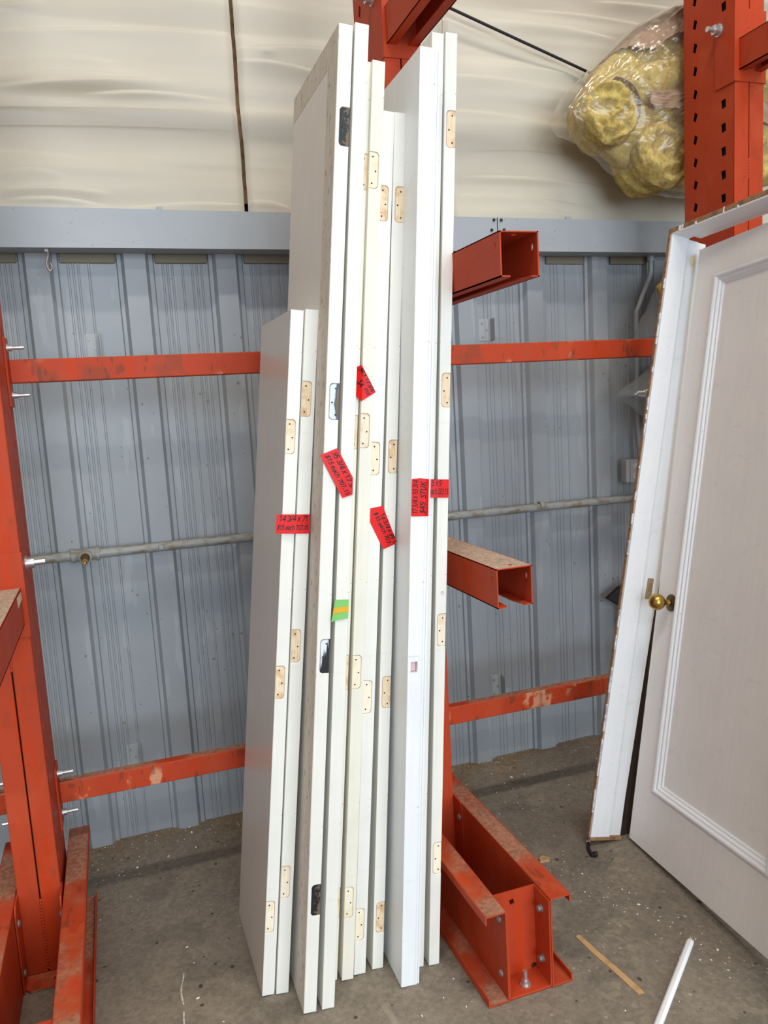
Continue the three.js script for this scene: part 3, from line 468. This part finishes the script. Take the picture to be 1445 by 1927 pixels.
// ------------------------------------------------------------------ framed door leaning at the other end
const fd = thing('framed_door', 'white panelled door hung in its unfinished jamb frame, leaning with a brass knob', 'door', [1.4317, 0.0262, -2.1975]);
fd.userData.kind = 'thing'; fd.rotation.set(-0.0422, -0.0103, -0.2041, 'YXZ'); fd.updateMatrixWorld(true);
{
  const JW = 0.1209, JL = 2.083, TJ = 0.019, stop = 0.073, HD = 0.785;
  const lean = (g) => { const p = g.attributes.position; for (let i = 0; i < p.count; i++) { const t = Math.min(1, Math.max(0, p.getY(i) / JL)); p.setX(i, mix(-0.0038, 0.002, t) + p.getX(i) / JW * mix(0.1285, 0.1155, t)); } return g; };   // the jamb is a little out of true
  const fobj = (n, g, m, p = fd) => obj(n, (Array.isArray(g) ? g : [g]).map(lean), m, p);
  const prof = poly([[0.001, 0], [stop - 0.012, 0], [stop - 0.0105, -0.0018], [stop - 0.009, 0.0006], [stop - 0.003, 0.0006], [stop, -0.0006], [stop + 0.0015, -0.0018], [stop + 0.0025, -0.0105], [JW, -0.0105], [JW, -TJ], [0.001, -TJ]].map(p => [p[0], -p[1]]));  // (u, depth)
  const jambGeo = (len) => { const g = ext(prof, len); g.rotateX(-Math.PI / 2); return g; };                                        // u, v, w = -depth
  fobj('side_jamb', mv(jambGeo(JL - 0.012), 0, 0.012, 0), M.jamb, fd);
  fobj('bare_edge', [bx(-0.001, 0.0015, 0, JL + TJ, -TJ - 0.001, -0.0085, 0.0004), bx(-0.001, JW, -0.001, 0.0118, -TJ, -0.0005, 0.001), bx(0, JW, 0.012, JL, -TJ - 0.003, -TJ, 0)], M.woodBrown, fd).userData.label = 'bare brown wood edge';
  const chips = []; for (let k = 0; k < 46; k++) { const v = rr(0.05, 2.05), l = rr(0.008, 0.05); chips.push(bx(-0.0016, 0.0008, v, v + l, rr(-0.0125, -0.0105), -0.006, 0.0004)); }
  fobj('paint_drips', chips, M.jamb, fd);
  const h1 = jambGeo(HD + TJ); h1.rotateX(Math.PI / 2); fobj('head_jamb', mv(h1.rotateX(0), 0, JL, 0), M.jamb, fd);
  { // far jamb, hinge side
    const g = jambGeo(JL); g.scale(1, 1, -1); const p = g.toNonIndexed ? (g.index ? g.toNonIndexed() : g) : g; for (const k of ['position', 'normal', 'uv']) { const A = p.attributes[k], s = A.itemSize; for (let i = 0; i < A.count; i += 3) for (let q = 0; q < s; q++) { const t = A.array[(i + 1) * s + q]; A.array[(i + 1) * s + q] = A.array[(i + 2) * s + q]; A.array[(i + 2) * s + q] = t; } } p.computeVertexNormals();
    obj('side_jamb', mv(p, 0, 0, HD), M.jamb, fd);
  }
  const hchips = []; for (let k = 0; k < 14; k++) { const w = rr(0.02, 0.7), l = rr(0.004, 0.02); hchips.push(bx(-0.0018, 0.001, JL + rr(0.001, 0.004), JL + rr(0.008, 0.021), w, w + l, 0.0004)); }
  fobj('bare_edge', [bx(-0.001, 0.0015, JL + 0.006, JL + TJ + 0.001, -TJ, HD, 0.0004), bx(0, JW, JL + TJ, JL + TJ + 0.002, -TJ, HD, 0)], M.woodBrown, fd);
  fobj('paint_drips', hchips, M.jamb, fd);
  // strike plate with its dark pocket, and a scrap of masking tape
  const sp = fobj('strike_plate', mv(ext((() => { const s = poly([[0.094, 0.848], [0.118, 0.848], [0.12, 0.92], [0.096, 0.92]]); s.holes.push(rect(0.108, 0.888, 0.012, 0.034)); return s; })(), 0.0012), 0, 0, -0.0103), std({ color: srgb(190, 172, 140), metalness: 0.7, roughness: 0.4 }), fd);
  fobj('latch_pocket', bx(0.1022, 0.1138, 0.872, 0.904, -0.0104, -0.0098, 0), M.woodBrown, sp);
  fobj('masking_tape', mv(ext(poly([[0.092, 2.014], [0.1, 2.034], [0.114, 2.036], [0.117, 2.002], [0.104, 1.995]]), 0.0004), 0, 0, -0.0102), std({ color: srgb(232, 222, 182), roughness: 0.8 }), fd);
  fobj('gap_shade_board', bx(0.108, 0.172, 0.004, 1.0, -0.034, -0.0222, 0.001), M.gapShade);  // added dark strip standing in for the shadowed gap beside the leaf
  fobj('jamb_rabbet', mv(ext(poly([[0.1206, 0.08], [0.1405, 0.78], [0.152, 1.0], [0.156, JL - 0.001], [0.1206, JL - 0.001]]), 0.009), 0, 0, -0.0212), M.leaf);
  // door leaf
  const leafM = new THREE.Matrix4().compose(new THREE.Vector3(1.5747, 0.011, -2.1831), new THREE.Quaternion().setFromEuler(new THREE.Euler(-0.0481, -0.0979, -0.1754, 'YXZ')), new THREE.Vector3(1, 1, 1));
  const rel = fd.matrixWorld.clone().invert().multiply(leafM), W = 0.76, H = 2.0286, ST = 0.108, BR = 0.21, T = 0.035;
  const fr = poly([[0, 0], [W, 0], [W, H], [0, H]]); const hole = new THREE.Path(); hole.moveTo(ST, BR); hole.lineTo(ST, H - ST); hole.lineTo(W - ST, H - ST); hole.lineTo(W - ST, BR); hole.closePath(); fr.holes.push(hole);
  // leaf local axes: x = away from the viewer (thickness), y up, z along the width
  const leaf = obj('door_leaf', plateX(fr, 0, T, 0.0012), M.leaf, fd); rel.decompose(leaf.position, leaf.quaternion, leaf.scale);
  obj('inset_panel', bx(0.0175, 0.03, BR - 0.006, H - ST + 0.006, ST - 0.006, W - ST + 0.006, 0), M.leaf, leaf);
  const mp = [[-0.003, -0.004], [-0.0052, 0.001], [-0.0048, 0.005], [-0.002, 0.0085], [0.0025, 0.0095], [0.0036, 0.0165], [0.0048, 0.0175], [0.0105, 0.0205], [0.0115, 0.0265], [0.0165, 0.0275], [0.0175, 0.0305], [0.018, -0.004]];   // (x, distance in from the opening's edge)
  const y0 = BR, y1 = H - ST, z0 = ST, z1 = W - ST;
  const ringAt = (x, d) => [[x, y0 + d, z0 + d], [x, y1 - d, z0 + d], [x, y1 - d, z1 - d], [x, y0 + d, z1 - d]];
  for (let side = 0; side < 4; side++) {
    const pos = []; for (let k = 0; k < mp.length - 1; k++) { const a = ringAt(...mp[k]), b = ringAt(...mp[k + 1]), A = a[side], B = a[(side + 1) % 4], C2 = b[(side + 1) % 4], D2 = b[side]; pos.push(...A, ...C2, ...B, ...A, ...D2, ...C2); }
    const g = new THREE.BufferGeometry(); g.setAttribute('position', new THREE.Float32BufferAttribute(pos, 3)); g.computeVertexNormals(); obj('panel_moulding', g, M.leafMould || (M.leafMould = std({ map: tJamb, roughness: 0.4, side: THREE.DoubleSide })), leaf);
  }
  const lathe = (pts) => { const g = new THREE.LatheGeometry(pts.map(p => new THREE.Vector2(p[0], p[1])), 40); g.rotateZ(Math.PI / 2); return g; };   // axis -> -x
  const kn = obj('door_knob', mv(lathe([[0, 0.004], [0.011, 0.004], [0.011, 0.012], [0.0085, 0.016], [0.0085, 0.026], [0.013, 0.03], [0.021, 0.036], [0.0262, 0.045], [0.0275, 0.054], [0.0262, 0.063], [0.021, 0.072], [0.013, 0.078], [0, 0.081]]), 0, 0.842, 0.0815), M.brass, leaf);
  obj('knob_rose', mv(lathe([[0, 0.007], [0.012, 0.0068], [0.017, 0.0065], [0.018, 0.005], [0.024, 0.0045], [0.0285, 0.002], [0.0285, 0]]), 0, 0.842, 0.0815), M.brassDark, kn);
}

// ------------------------------------------------------------------ wall services
{
  const p = thing('wall_pipe', 'grey painted pipe running along the wall with a brass hose nozzle', 'pipe', [0, 0, -2.924]);
  obj('pipe_run', [tube([[-3, 1.093, 0], [-0.1, 1.092, 0], [0.9, 1.09, 0], [1.6, 1.085, 0], [2.3, 1.078, 0], [3.5, 1.075, 0]], 0.0168, 80, 16)], M.pipe, p);
  const tee = obj('tee_fitting', [mv(cyl(0.0215, 0.075, 'x', 24), -0.113, 1.092, 0), mv(cyl(0.0245, 0.013, 'x', 24), -0.153, 1.092, 0), mv(cyl(0.0245, 0.013, 'x', 24), -0.073, 1.092, 0), mv(cyl(0.019, 0.035, 'z', 24), -0.113, 1.092, 0.025), mv(cyl(0.0225, 0.012, 'z', 24), -0.113, 1.092, 0.042)], M.pipe, p);
  const nz = new THREE.LatheGeometry([[0.004, 0.006], [0.004, 0.075], [0.0085, 0.077], [0.0105, 0.073], [0.0105, 0.064], [0.0085, 0.061], [0.0085, 0.05], [0.0115, 0.046], [0.0085, 0.042], [0.0085, 0.034], [0.012, 0.03], [0.009, 0.026], [0.009, 0.014], [0.015, 0.012], [0.015, 0]].map(q => new THREE.Vector2(...q)), 24); nz.rotateX(Math.PI / 2 + 0.06);
  obj('hose_nozzle', [mv(nz, -0.113, 1.09, 0.046), mv(cyl(0.0042, 0.002, 'z', 12), -0.113, 1.0853, 0.1215)], std({ color: srgb(150, 118, 74), metalness: 0.7, roughness: 0.4 }), p);
  for (const x of [0.143, 1.7, 2.9]) { const g = new THREE.TorusGeometry(0.018, 0.0028, 8, 18, Math.PI * 1.05); g.scale(1, 1, 4); g.rotateY(Math.PI / 2); obj('pipe_strap', [mv(g.rotateX(0), x, 1.088, 0), bx(x - 0.011, x + 0.011, 1.106, 1.132, -0.0215, -0.0185, 0.001), bx(x - 0.011, x + 0.011, 1.045, 1.07, -0.0215, -0.0185, 0.001)], M.pipe, p); }
}
{
  const c = thing('electrical_conduit', 'thin bent grey conduit dropping from the girt to the wall outlet box', 'conduit');
  obj('conduit_tube', tube([[2.272, 2.14, -2.93], [2.272, 2.05, -2.93], [2.266, 2.03, -2.93], [2.205, 1.9, -2.93], [2.196, 1.87, -2.93], [2.194, 1.6, -2.93], [2.194, 1.4, -2.93], [2.206, 1.25, -2.93]], 0.0105, 60, 12), M.girt, c);
  obj('conduit_connector', mv(cyl(0.015, 0.03, 'y', 16), 2.272, 2.11, -2.93), M.galv, c);
  const b = thing('outlet_box', 'galvanised metal outlet box with a grey double receptacle', 'outlet', [2.163, 1.202, -2.944]);
  obj('box', bx(-0.052, 0.052, -0.052, 0.052, 0, 0.045, 0.008), M.galv, b); obj('cover_plate', bx(-0.034, 0.05, -0.05, 0.05, 0.045, 0.05, 0.003), M.galv, b);
  for (const y of [0.021, -0.021]) { const r = obj('receptacle', mv(cyl(0.0165, 0.005, 'z', 24).scale(1, 0.85, 1), -0.008, y, 0.0505), M.ivory, b); obj('slot', [bx(-0.016, -0.014, y - 0.002, y + 0.007, 0.0528, 0.0534, 0), bx(-0.002, 0.0, y - 0.002, y + 0.006, 0.0528, 0.0534, 0), mv(cyl(0.0025, 0.0006, 'z', 10), -0.008, y - 0.008, 0.0531)], M.black, r); }
}
function clip(label, x, y, w, h, rotz = 0) {
  const c = thing('wall_bracket', label, 'bracket', [x, y, ZB + 0.001]); c.rotation.z = rotz;
  obj('plate', bx(-w / 2, w / 2, -h, 0, 0, 0.004, 0.002), M.galv, c); obj('return_flange', bx(w / 2 - 0.003, w / 2, -h, 0, 0, 0.045, 0.0012), M.galv, c);
  for (const [u, v] of [[-0.2, -0.2], [0.15, -0.5], [-0.2, -0.82]]) obj('screw', mv(cyl(0.004, 0.003, 'z', 8), u * w, v * h, 0.0055), M.boltDull, c);
}
clip('small grey screw bracket on the wall above the upper brace, near the perforated column', -0.018, 1.853, 0.055, 0.1); clip('small grey screw bracket on the wall above the lower brace, near the perforated column', -0.024, 0.358, 0.05, 0.1);
clip('small grey screw bracket on the wall above the upper brace, between the two rack arms', 1.49, 1.872, 0.055, 0.088); clip('small grey screw bracket on the wall above the lower brace, beyond the leaning slabs', 1.478, 0.368, 0.05, 0.1);
{
  const k = thing('hook', 'small bent metal hook hanging under the grey girt', 'hook', [-0.128, 2.118, -2.875]);
  obj('hook_wire', tube([[0, 0.005, 0], [0.004, -0.02, 0.004], [-0.004, -0.05, 0.012], [0.004, -0.075, 0.012], [0.012, -0.062, 0.01], [0.008, -0.048, 0.006]], 0.004, 40, 10), M.boltDull, k); obj('hook_plate', bx(-0.006, 0.006, -0.012, 0.001, -0.006, 0.006, 0.001), M.boltDull, k);
  const cb = obj('stay_cable', [tube([[0.4, 3.3, -2.9], [1.362, 3.004, -2.9], [1.963, 2.822, -2.9], [2.5, 2.66, -2.904], [3.6, 2.33, -2.92]], 0.0055, 60, 10)], M.black); tag(cb, 'thin black stay cable slanting across the white wall liner', 'cable');
  const cd = obj('floor_conduit', tube([[-3, 0.42, -2.935], [-0.95, 0.42, -2.935], [-0.5, 0.42, -2.935]], 0.011, 10, 12), M.pipe); tag(cd, 'low grey conduit on the wall behind the perforated column', 'conduit');
  const s = poly([[-0.045, 0.662], [0.02, 0.706], [0.09, 0.715], [0.26, 0.69], [0.28, 0.0], [0.1, 0.0], [0.085, 0.35], [0.05, 0.6]]), bk = obj('black_sheeting', mv(ext(s, 0.03, 0.004), 2.02, 0, -2.88), M.black); tag(bk, 'black plastic sheeting poking out behind the framed door jamb', 'sheeting');
}

// ------------------------------------------------------------------ bags of insulation
function woolRoll(r, len, s) {                                // axis along z, spiral end towards +z
  const pos = [], idx = [], nr = 22, na = 64, nl = 14, P = (x, y, z) => pos.push(x, y, z);
  const bump = (a, k) => 0.05 * r * (vn(Math.cos(a) * 2.2 + k * 2.3 + 9, Math.sin(a) * 2.2 + k + 9, s) - 0.5) * 2.4;
  for (let i = 0; i <= nr; i++) for (let j = 0; j <= na; j++) {
    const q = i / nr, a = j / na * Math.PI * 2, sp = Math.sin((q * 2.3 - a / (Math.PI * 2) + 0.5 * vn(Math.cos(a) * 2 + 5, Math.sin(a) * 2 + 5, s + 3)) * Math.PI * 2), R = r * q * (1 + 0.05 * Math.sin(2 * a + s)) + (q > 0.8 ? bump(a, 0) * (q - 0.8) * 5 : 0);
    P(R * Math.cos(a), R * Math.sin(a), len / 2 + (q < 0.97 ? 0.0075 * sp * sst(0, 0.2, q) * sst(1, 0.85, q) : 0) - 0.03 * sst(0.85, 1, q) + 0.05 * (fbm(R * 22 * Math.cos(a) + 50, R * 22 * Math.sin(a) + 50, s + 5, 4) - 0.5));
  }
  for (let k = 1; k <= nl; k++) for (let j = 0; j <= na; j++) { const a = j / na * Math.PI * 2, R = r * (1 + 0.05 * Math.sin(2 * a + s)) + bump(a, k * 0.35) * 1.2 - (k === nl ? r * 0.5 : 0); P(R * Math.cos(a), R * Math.sin(a), len / 2 - 0.03 - (len - 0.05) * k / nl); }
  const n = na + 1, rows = nr + nl; for (let i = 0; i < rows; i++) for (let j = 0; j < na; j++) { const a = i * n + j; idx.push(a, a + n, a + 1, a + 1, a + n, a + n + 1); }
  const g = new THREE.BufferGeometry(); g.setAttribute('position', new THREE.Float32BufferAttribute(pos, 3)); g.setIndex(idx); g.computeVertexNormals(); return g;
}
function woolSlab(w, h, d, s) {
  const g = new THREE.SphereGeometry(1, 48, 32), p = g.attributes.position;
  for (let i = 0; i < p.count; i++) { const f = (v) => Math.sign(v) * Math.pow(Math.abs(v), 0.55), x = f(p.getX(i)), y = f(p.getY(i)), z = f(p.getZ(i)), n = 1 + 0.22 * (fbm(x * 3 + 9 + z * 2, y * 3 + 9 - z, s, 4) - 0.5); p.setXYZ(i, x * w / 2 * n, y * h / 2 * n, z * d / 2 * n); }
  g.computeVertexNormals(); return g;
}
function filmBlob(cx, cy, pts, zc, zt, s, pinch = 0.42) {      // closed crinkled film; pts = outline (x, y) around the centre
  const A = pts.map(([x, y]) => [Math.atan2(y - cy, x - cx), Math.hypot(x - cx, y - cy)]).sort((a, b) => a[0] - b[0]);
  const rad = (a) => { for (let i = 0; i < A.length; i++) { const p = A[i], q = A[(i + 1) % A.length], a1 = q[0] + (i === A.length - 1 ? Math.PI * 2 : 0); for (const b of [a, a + Math.PI * 2]) if (b >= p[0] && b <= a1) { const t = (b - p[0]) / (a1 - p[0] || 1), x0 = p[1] * Math.cos(p[0]), y0 = p[1] * Math.sin(p[0]), x1 = q[1] * Math.cos(a1), y1 = q[1] * Math.sin(a1), X = x1 - x0, Y = y1 - y0, c = Math.cos(b), d = Math.sin(b); return (x0 * Y - y0 * X) / (c * Y - d * X); } } return A[0][1]; };
  const na = 200, nb = 96, pos = [], idx = [];
  for (let j = 0; j <= nb; j++) for (let i = 0; i <= na; i++) {
    const a = -Math.PI + i / na * Math.PI * 2, f = j / nb * Math.PI, sr = Math.pow(Math.sin(f), pinch), R = rad(a) * sr;
    const x = R * Math.cos(a), y = R * Math.sin(a), w = 0.02 * (fbm(a * 5 + 30 + sr * 2, sr * 4 + 10, s, 3) - 0.5) + 0.02 * Math.abs(vn(x * 30 + y * 18 + 60, y * 9 + 60, s + 3) - 0.5) + 0.013 * Math.abs(vn(x * 60 - y * 50 + 90, (x + y) * 20 + 90, s + 5) - 0.5);
    const ridge = 0.009 * Math.pow(1 - Math.abs(2 * vn((x * 0.8 + y * 0.6) * 5 + 60, (x * 0.6 - y * 0.8) * 42 + 60, s + 9) - 1), 7);
    pos.push(cx + x, cy + y, zc + ridge * Math.sign(Math.cos(f)) + (zt * Math.sign(Math.cos(f)) * Math.pow(Math.abs(Math.cos(f)), 0.6) + w) * (1 - 0.35 * sst(0.2, 0.75, R / 0.75)));
  }
  const n = na + 1; for (let j = 0; j < nb; j++) for (let i = 0; i < na; i++) { const a = j * n + i; idx.push(a, a + n, a + 1, a + 1, a + n, a + n + 1); }
  const g = new THREE.BufferGeometry(); g.setAttribute('position', new THREE.Float32BufferAttribute(pos, 3)); g.setIndex(idx); g.computeVertexNormals(); return g;
}
function sheetBand(r, a0, a1, z0, z1, s) {                     // kraft paper wrapped part of the way round a roll
  const pos = [], idx = [], na = 26, nz = 6; for (let i = 0; i <= na; i++) for (let k = 0; k <= nz; k++) { const a = mix(a0, a1, i / na), R = r * (1.035 + 0.03 * vn(i * 0.4 + 5, k * 0.6 + 5, s)) * (1 + 0.05 * Math.sin(2 * a + s)); pos.push(R * Math.cos(a), R * Math.sin(a), mix(z0, z1, k / nz)); }
  for (let i = 0; i < na; i++) for (let k = 0; k < nz; k++) { const a = i * (nz + 1) + k; idx.push(a, a + nz + 1, a + 1, a + 1, a + nz + 1, a + nz + 2); }
  const g = new THREE.BufferGeometry(); g.setAttribute('position', new THREE.Float32BufferAttribute(pos, 3)); g.setIndex(idx); g.computeVertexNormals(); return g;
}
{
  const b = thing('insulation_bag', 'clear plastic bag of yellow insulation rolls with brown paper, up beside the perforated column', 'bag');
  const O = [[1.681, 2.573], [1.74, 2.662], [1.859, 2.768], [2.029, 2.911], [2.202, 3.004], [2.36, 3.04], [2.6, 3.0], [2.8, 2.85], [2.85, 2.6], [2.75, 2.36], [2.5, 2.31], [2.298, 2.312], [2.169, 2.322], [1.97, 2.39], [1.806, 2.5], [1.713, 2.528]];
  const ZBAG = -2.725, cx = 2.25, cy = 2.66;
  obj('plastic_film', filmBlob(cx, cy, O, ZBAG, 0.155, 401), M.film, b);
  const inner = (k, dx) => O.map(([x, y]) => { const X = cx + (x - cx) * k, Y = cy + (y - cy) * k; return [Math.max(X, 1.78 + dx), Y]; });
  const mass = filmBlob(cx, cy, inner(0.965, 0.02), ZBAG, 0.095, 409, 0.5); { const p = mass.attributes.position; for (let i = 0; i < p.count; i++) p.setZ(i, p.getZ(i) + 0.03 * (fbm(p.getX(i) * 14, p.getY(i) * 14, 411, 4) - 0.5)); mass.computeVertexNormals(); }
  obj('insulation_batt', mass, M.wool, b);
  const roll = (x, y, z, r, len, s, ry, sx = 1) => { const m = obj('insulation_roll', woolRoll(r, len, s), M.wool, b); m.position.set(x, y, z); m.rotation.set(0, ry, s); m.scale.set(sx, 1, 1); return m; };
  const r1 = roll(1.885, 2.575, ZBAG + 0.015, 0.111, 0.21, 3, -0.2, 0.98); obj('paper_facing', sheetBand(0.113, -0.35, 1.35, -0.1, 0.09, 421), M.kraft, r1).rotation.z = -3 + 0.05;
  const r2 = roll(2.1, 2.44, ZBAG + 0.014, 0.124, 0.22, 5, 0.12, 1.08); r2.scale.y = 0.98; obj('paper_facing', sheetBand(0.126, -0.5, 1.2, -0.1, 0.09, 423), M.kraft, r2).rotation.z = -5;
  const r3 = roll(2.3, 2.5, ZBAG + 0.01, 0.12, 0.21, 8, 0.1); roll(2.56, 2.5, ZBAG, 0.15, 0.22, 9, 0.1); roll(2.64, 2.74, ZBAG, 0.13, 0.22, 11, 0.3);
  const s1 = obj('insulation_batt', woolSlab(0.42, 0.16, 0.22, 431), M.wool, b); s1.position.set(2.14, 2.715, ZBAG + 0.03); s1.rotation.set(0.2, 0, 0.25);
  const patch = (keep, off, col) => { const g = filmBlob(cx, cy, inner(0.975, 0.0), ZBAG, 0.118 + off, 415, 0.5).toNonIndexed(), p = g.attributes.position, out = []; for (let i = 0; i < p.count; i += 3) { let k = true; for (let q = 0; q < 3; q++) k = k && p.getZ(i + q) > ZBAG && keep(p.getX(i + q), p.getY(i + q)); if (k) for (let q = 0; q < 3; q++) out.push(p.getX(i + q), p.getY(i + q), p.getZ(i + q)); } const h = new THREE.BufferGeometry(); h.setAttribute('position', new THREE.Float32BufferAttribute(out, 3)); h.computeVertexNormals(); return obj('paper_facing', h, col, b); };
  patch((x, y) => y > 2.775 + (x - 1.88) * 0.22 + 0.02 * Math.sin(x * 30) && x < 2.7, 0.012, M.kraft);
  patch((x, y) => y > 2.585 - (x - 2.0) * 0.05 && y < 2.648 && x > 2.01 && x < 2.62, 0.025, M.kraft);
}
function smallBag(label, cx, cy, pts, batt, s) {
  const b = thing('insulation_bag', label, 'bag'); obj('plastic_film', filmBlob(cx, cy, pts, -2.77, 0.13, s, 0.6), M.filmGrey, b);
  const m = obj('insulation_batt', woolSlab(batt[2], batt[3], 0.18, s + 7), M.wool, b); m.position.set(batt[0], batt[1], -2.775); m.rotation.z = 0.3;
}
smallBag('crumpled clear bag corner with some yellow, just above the upper brace beside the jamb', 2.42, 1.88, [[2.094, 1.75], [2.1, 1.785], [2.17, 1.9], [2.247, 2.02], [2.4, 2.1], [2.62, 2.08], [2.7, 1.9], [2.6, 1.745], [2.3, 1.735]], [2.42, 1.93, 0.42, 0.26], 441);
smallBag('pointed clear bag corner poking out below the upper brace beside the jamb', 2.42, 1.53, [[1.988, 1.535], [2.1, 1.6], [2.195, 1.655], [2.4, 1.72], [2.62, 1.7], [2.7, 1.5], [2.6, 1.3], [2.35, 1.37], [2.13, 1.44]], [2.4, 1.54, 0.5, 0.24], 451);

// ------------------------------------------------------------------ things and litter on the floor
{
  const st = thing('wooden_stick', 'flat light-brown wooden stirring stick lying on the floor', 'stick', [1.1525, 0.0005, -1.7]);
  const s = new THREE.Shape(); const pts = [[-0.009, -0.128], [0.007, -0.132], [0.0105, -0.124], [0.0095, -0.02], [0.007, 0.06], [0.0085, 0.124], [0.002, 0.132], [-0.008, 0.128], [-0.0105, 0.05], [-0.008, -0.03]]; pts.forEach((p, i) => i ? s.lineTo(...p) : s.moveTo(...p)); s.closePath();
  const g = ext(s, 0.002, 0.0004); g.rotateX(-Math.PI / 2); const m = obj('stick_blade', g, M.stick, st); st.rotation.y = Math.atan2(1.166 - 1.141, -1.57 + 1.827) * 1;
  const wm = thing('moulding_offcut', 'snapped white painted moulding strip lying on the floor', 'moulding', [1.409, 0.001, -1.677]);
  const len = 0.75, w2 = thin([[-0.0095, 0], [-0.0095, 0.007], [-0.005, 0.011], [0.003, 0.012], [0.0095, 0.006], [0.0095, 0]], 0.00001), pf = poly([[-0.0095, 0], [0.0095, 0], [0.0095, 0.006], [0.003, 0.012], [-0.005, 0.011], [-0.0095, 0.007]]);
  const mg = ext(pf, len); obj('strip', mg, M.jamb, wm); const sp = []; for (let k = 0; k < 9; k++) sp.push(mv(new THREE.ConeGeometry(rr(0.0012, 0.003), rr(0.012, 0.03), 5).rotateX(-Math.PI / 2), rr(-0.008, 0.008), rr(0.002, 0.008), -0.006)); obj('splintered_end', sp, M.woodPale, wm);
  wm.rotation.y = Math.atan2(1.142 - 1.409, -1.472 + 1.677);
  const cp = thing('plastic_peg', 'small black bent plastic peg with a white tip, lying by the jamb foot', 'peg', [1.414, 0.007, -2.18]);
  obj('peg_body', [tube([[0.012, 0, -0.04], [0.0, 0, -0.01], [-0.004, 0, 0.02], [-0.004, 0.002, 0.034], [0.004, 0.003, 0.036]], 0.006, 30, 12), mv(cyl(0.009, 0.012, 'x', 14), 0.006, 0.005, 0.036)], M.black, cp); obj('peg_tip', mv(new THREE.SphereGeometry(0.0075, 14, 10), 0.013, 0, -0.044), M.ivory, cp); cp.rotation.y = -0.2;
  const db = thing('scrap_chip', 'small tan wood chip on the floor past the rack base', 'chip', [1.251, 0.001, -2.201]);
  const cg = ext(poly([[-0.022, -0.01], [0.008, -0.018], [0.02, 0], [0.004, 0.02], [-0.014, 0.012]]), 0.006, 0.0015); cg.rotateX(-Math.PI / 2); obj('chip_body', cg, M.stick, db);
}
function litter(name, label, mat, n, place, size) {
  const g = new THREE.DodecahedronGeometry(1, 0), im = new THREE.InstancedMesh(g, mat, n), m = new THREE.Matrix4(), q = new THREE.Quaternion(), e = new THREE.Euler();
  for (let i = 0; i < n; i++) { const [x, z] = place(i), s = size(); e.set(rr(0, 0.3), rr(0, 6.3), rr(0, 0.3)); q.setFromEuler(e); m.compose(new THREE.Vector3(x, s[1] * 0.8, z), q, new THREE.Vector3(...s)); im.setMatrixAt(i, m); }
  im.name = numbered(name); im.castShadow = im.receiveShadow = true; scene.add(im); tag(im, label, 'litter'); im.userData.kind = 'stuff'; return im;
}
const bigs = [[-0.156, -2.93], [0.12, -2.408], [0.133, -2.318], [0.081, -2.02], [-0.11, -2.72], [-0.12, -2.66], [0.02, -2.9], [0.14, -2.0], [0.05, -1.9], [1.3, -2.75], [1.2, -2.6], [1.35, -2.55], [0.46, -1.72], [0.75, -1.72], [0.73, -1.71]];
litter('white_crumbs', 'small white plaster crumbs scattered over the concrete floor', std({ color: srgb(232, 228, 218), roughness: 0.9 }), 300, (i) => i < bigs.length ? bigs[i] : i < 90 ? [rr(-0.2, 0.4), -2.95 + Math.abs(rr(-0.5, 0.5) * rr(0, 1))] : i < 190 ? [rr(1.0, 1.9), -2.95 + 0.7 * rnd() * rnd()] : i < 250 ? [1.25 + rr(-0.05, 0.08) + (i - 190) * 0.0036, -2.2 + (i - 190) * 0.012] : [rr(-0.15, 1.5), rr(-2.9, -1.4)], () => { const s = rr(0.0006, 0.002) * (rnd() < 0.08 ? 1.9 : 1); return [s * rr(1, 2.4), s * 0.7, s]; });
litter('sawdust', 'brown sawdust and dirt gathered along the foot of the metal wall', std({ color: srgb(136, 114, 86), roughness: 1 }), 3600, (i) => [rr(-0.25, 2.2), -2.972 + 0.02 + 0.22 * rnd() * rnd() * (0.2 + 1.6 * vn(i * 0.01, 3, 501)) + (rnd() < 0.25 ? rr(0, 0.4) : 0)], () => { const s = rr(0.0006, 0.0026); return [s * rr(1, 2.8), s * 0.7, s]; });

// ------------------------------------------------------------------ strip lamps under the roof (each a glowing diffuser and a light of its size)
const glow = new THREE.MeshStandardMaterial({ color: 0xffffff, emissive: new THREE.Color(1, 0.95, 0.86), emissiveIntensity: 1.2 });
LAMPS.forEach(([x, z, I], i) => {
  const l = thing('strip_lamp', 'white strip lamp of the row ' + (z < 3 ? 'near the ribbed wall' : 'nearer the loading door') + ', above the ' + (x < 0 ? 'perforated column' : x < 3 ? 'leaning slabs' : 'framed door'), 'lamp', [x, 7.3, z], 'strip lamps under the roof');
  obj('housing', bx(-0.95, 0.95, 0.012, 0.08, -0.2, 0.2, 0.006), M.ivory, l); obj('diffuser', bx(-0.93, 0.93, 0.0, 0.012, -0.18, 0.18, 0), glow, l);
  for (const s of [-0.7, 0.7]) obj('hanger', mv(cyl(0.003, YT - 7.38, 'y', 6), s, (YT - 7.38) / 2 + 0.078, 0), M.galv, l);
  areaLight(new THREE.Color(1.0, 0.93, 0.82), I * 0.5, 1.86, 0.36, [x, 7.295, z], [x, 0, z]);
});
scene.traverse(o => { if (o.isLight && o.shadow) o.castShadow = true; });
renderer.render(scene, camera);
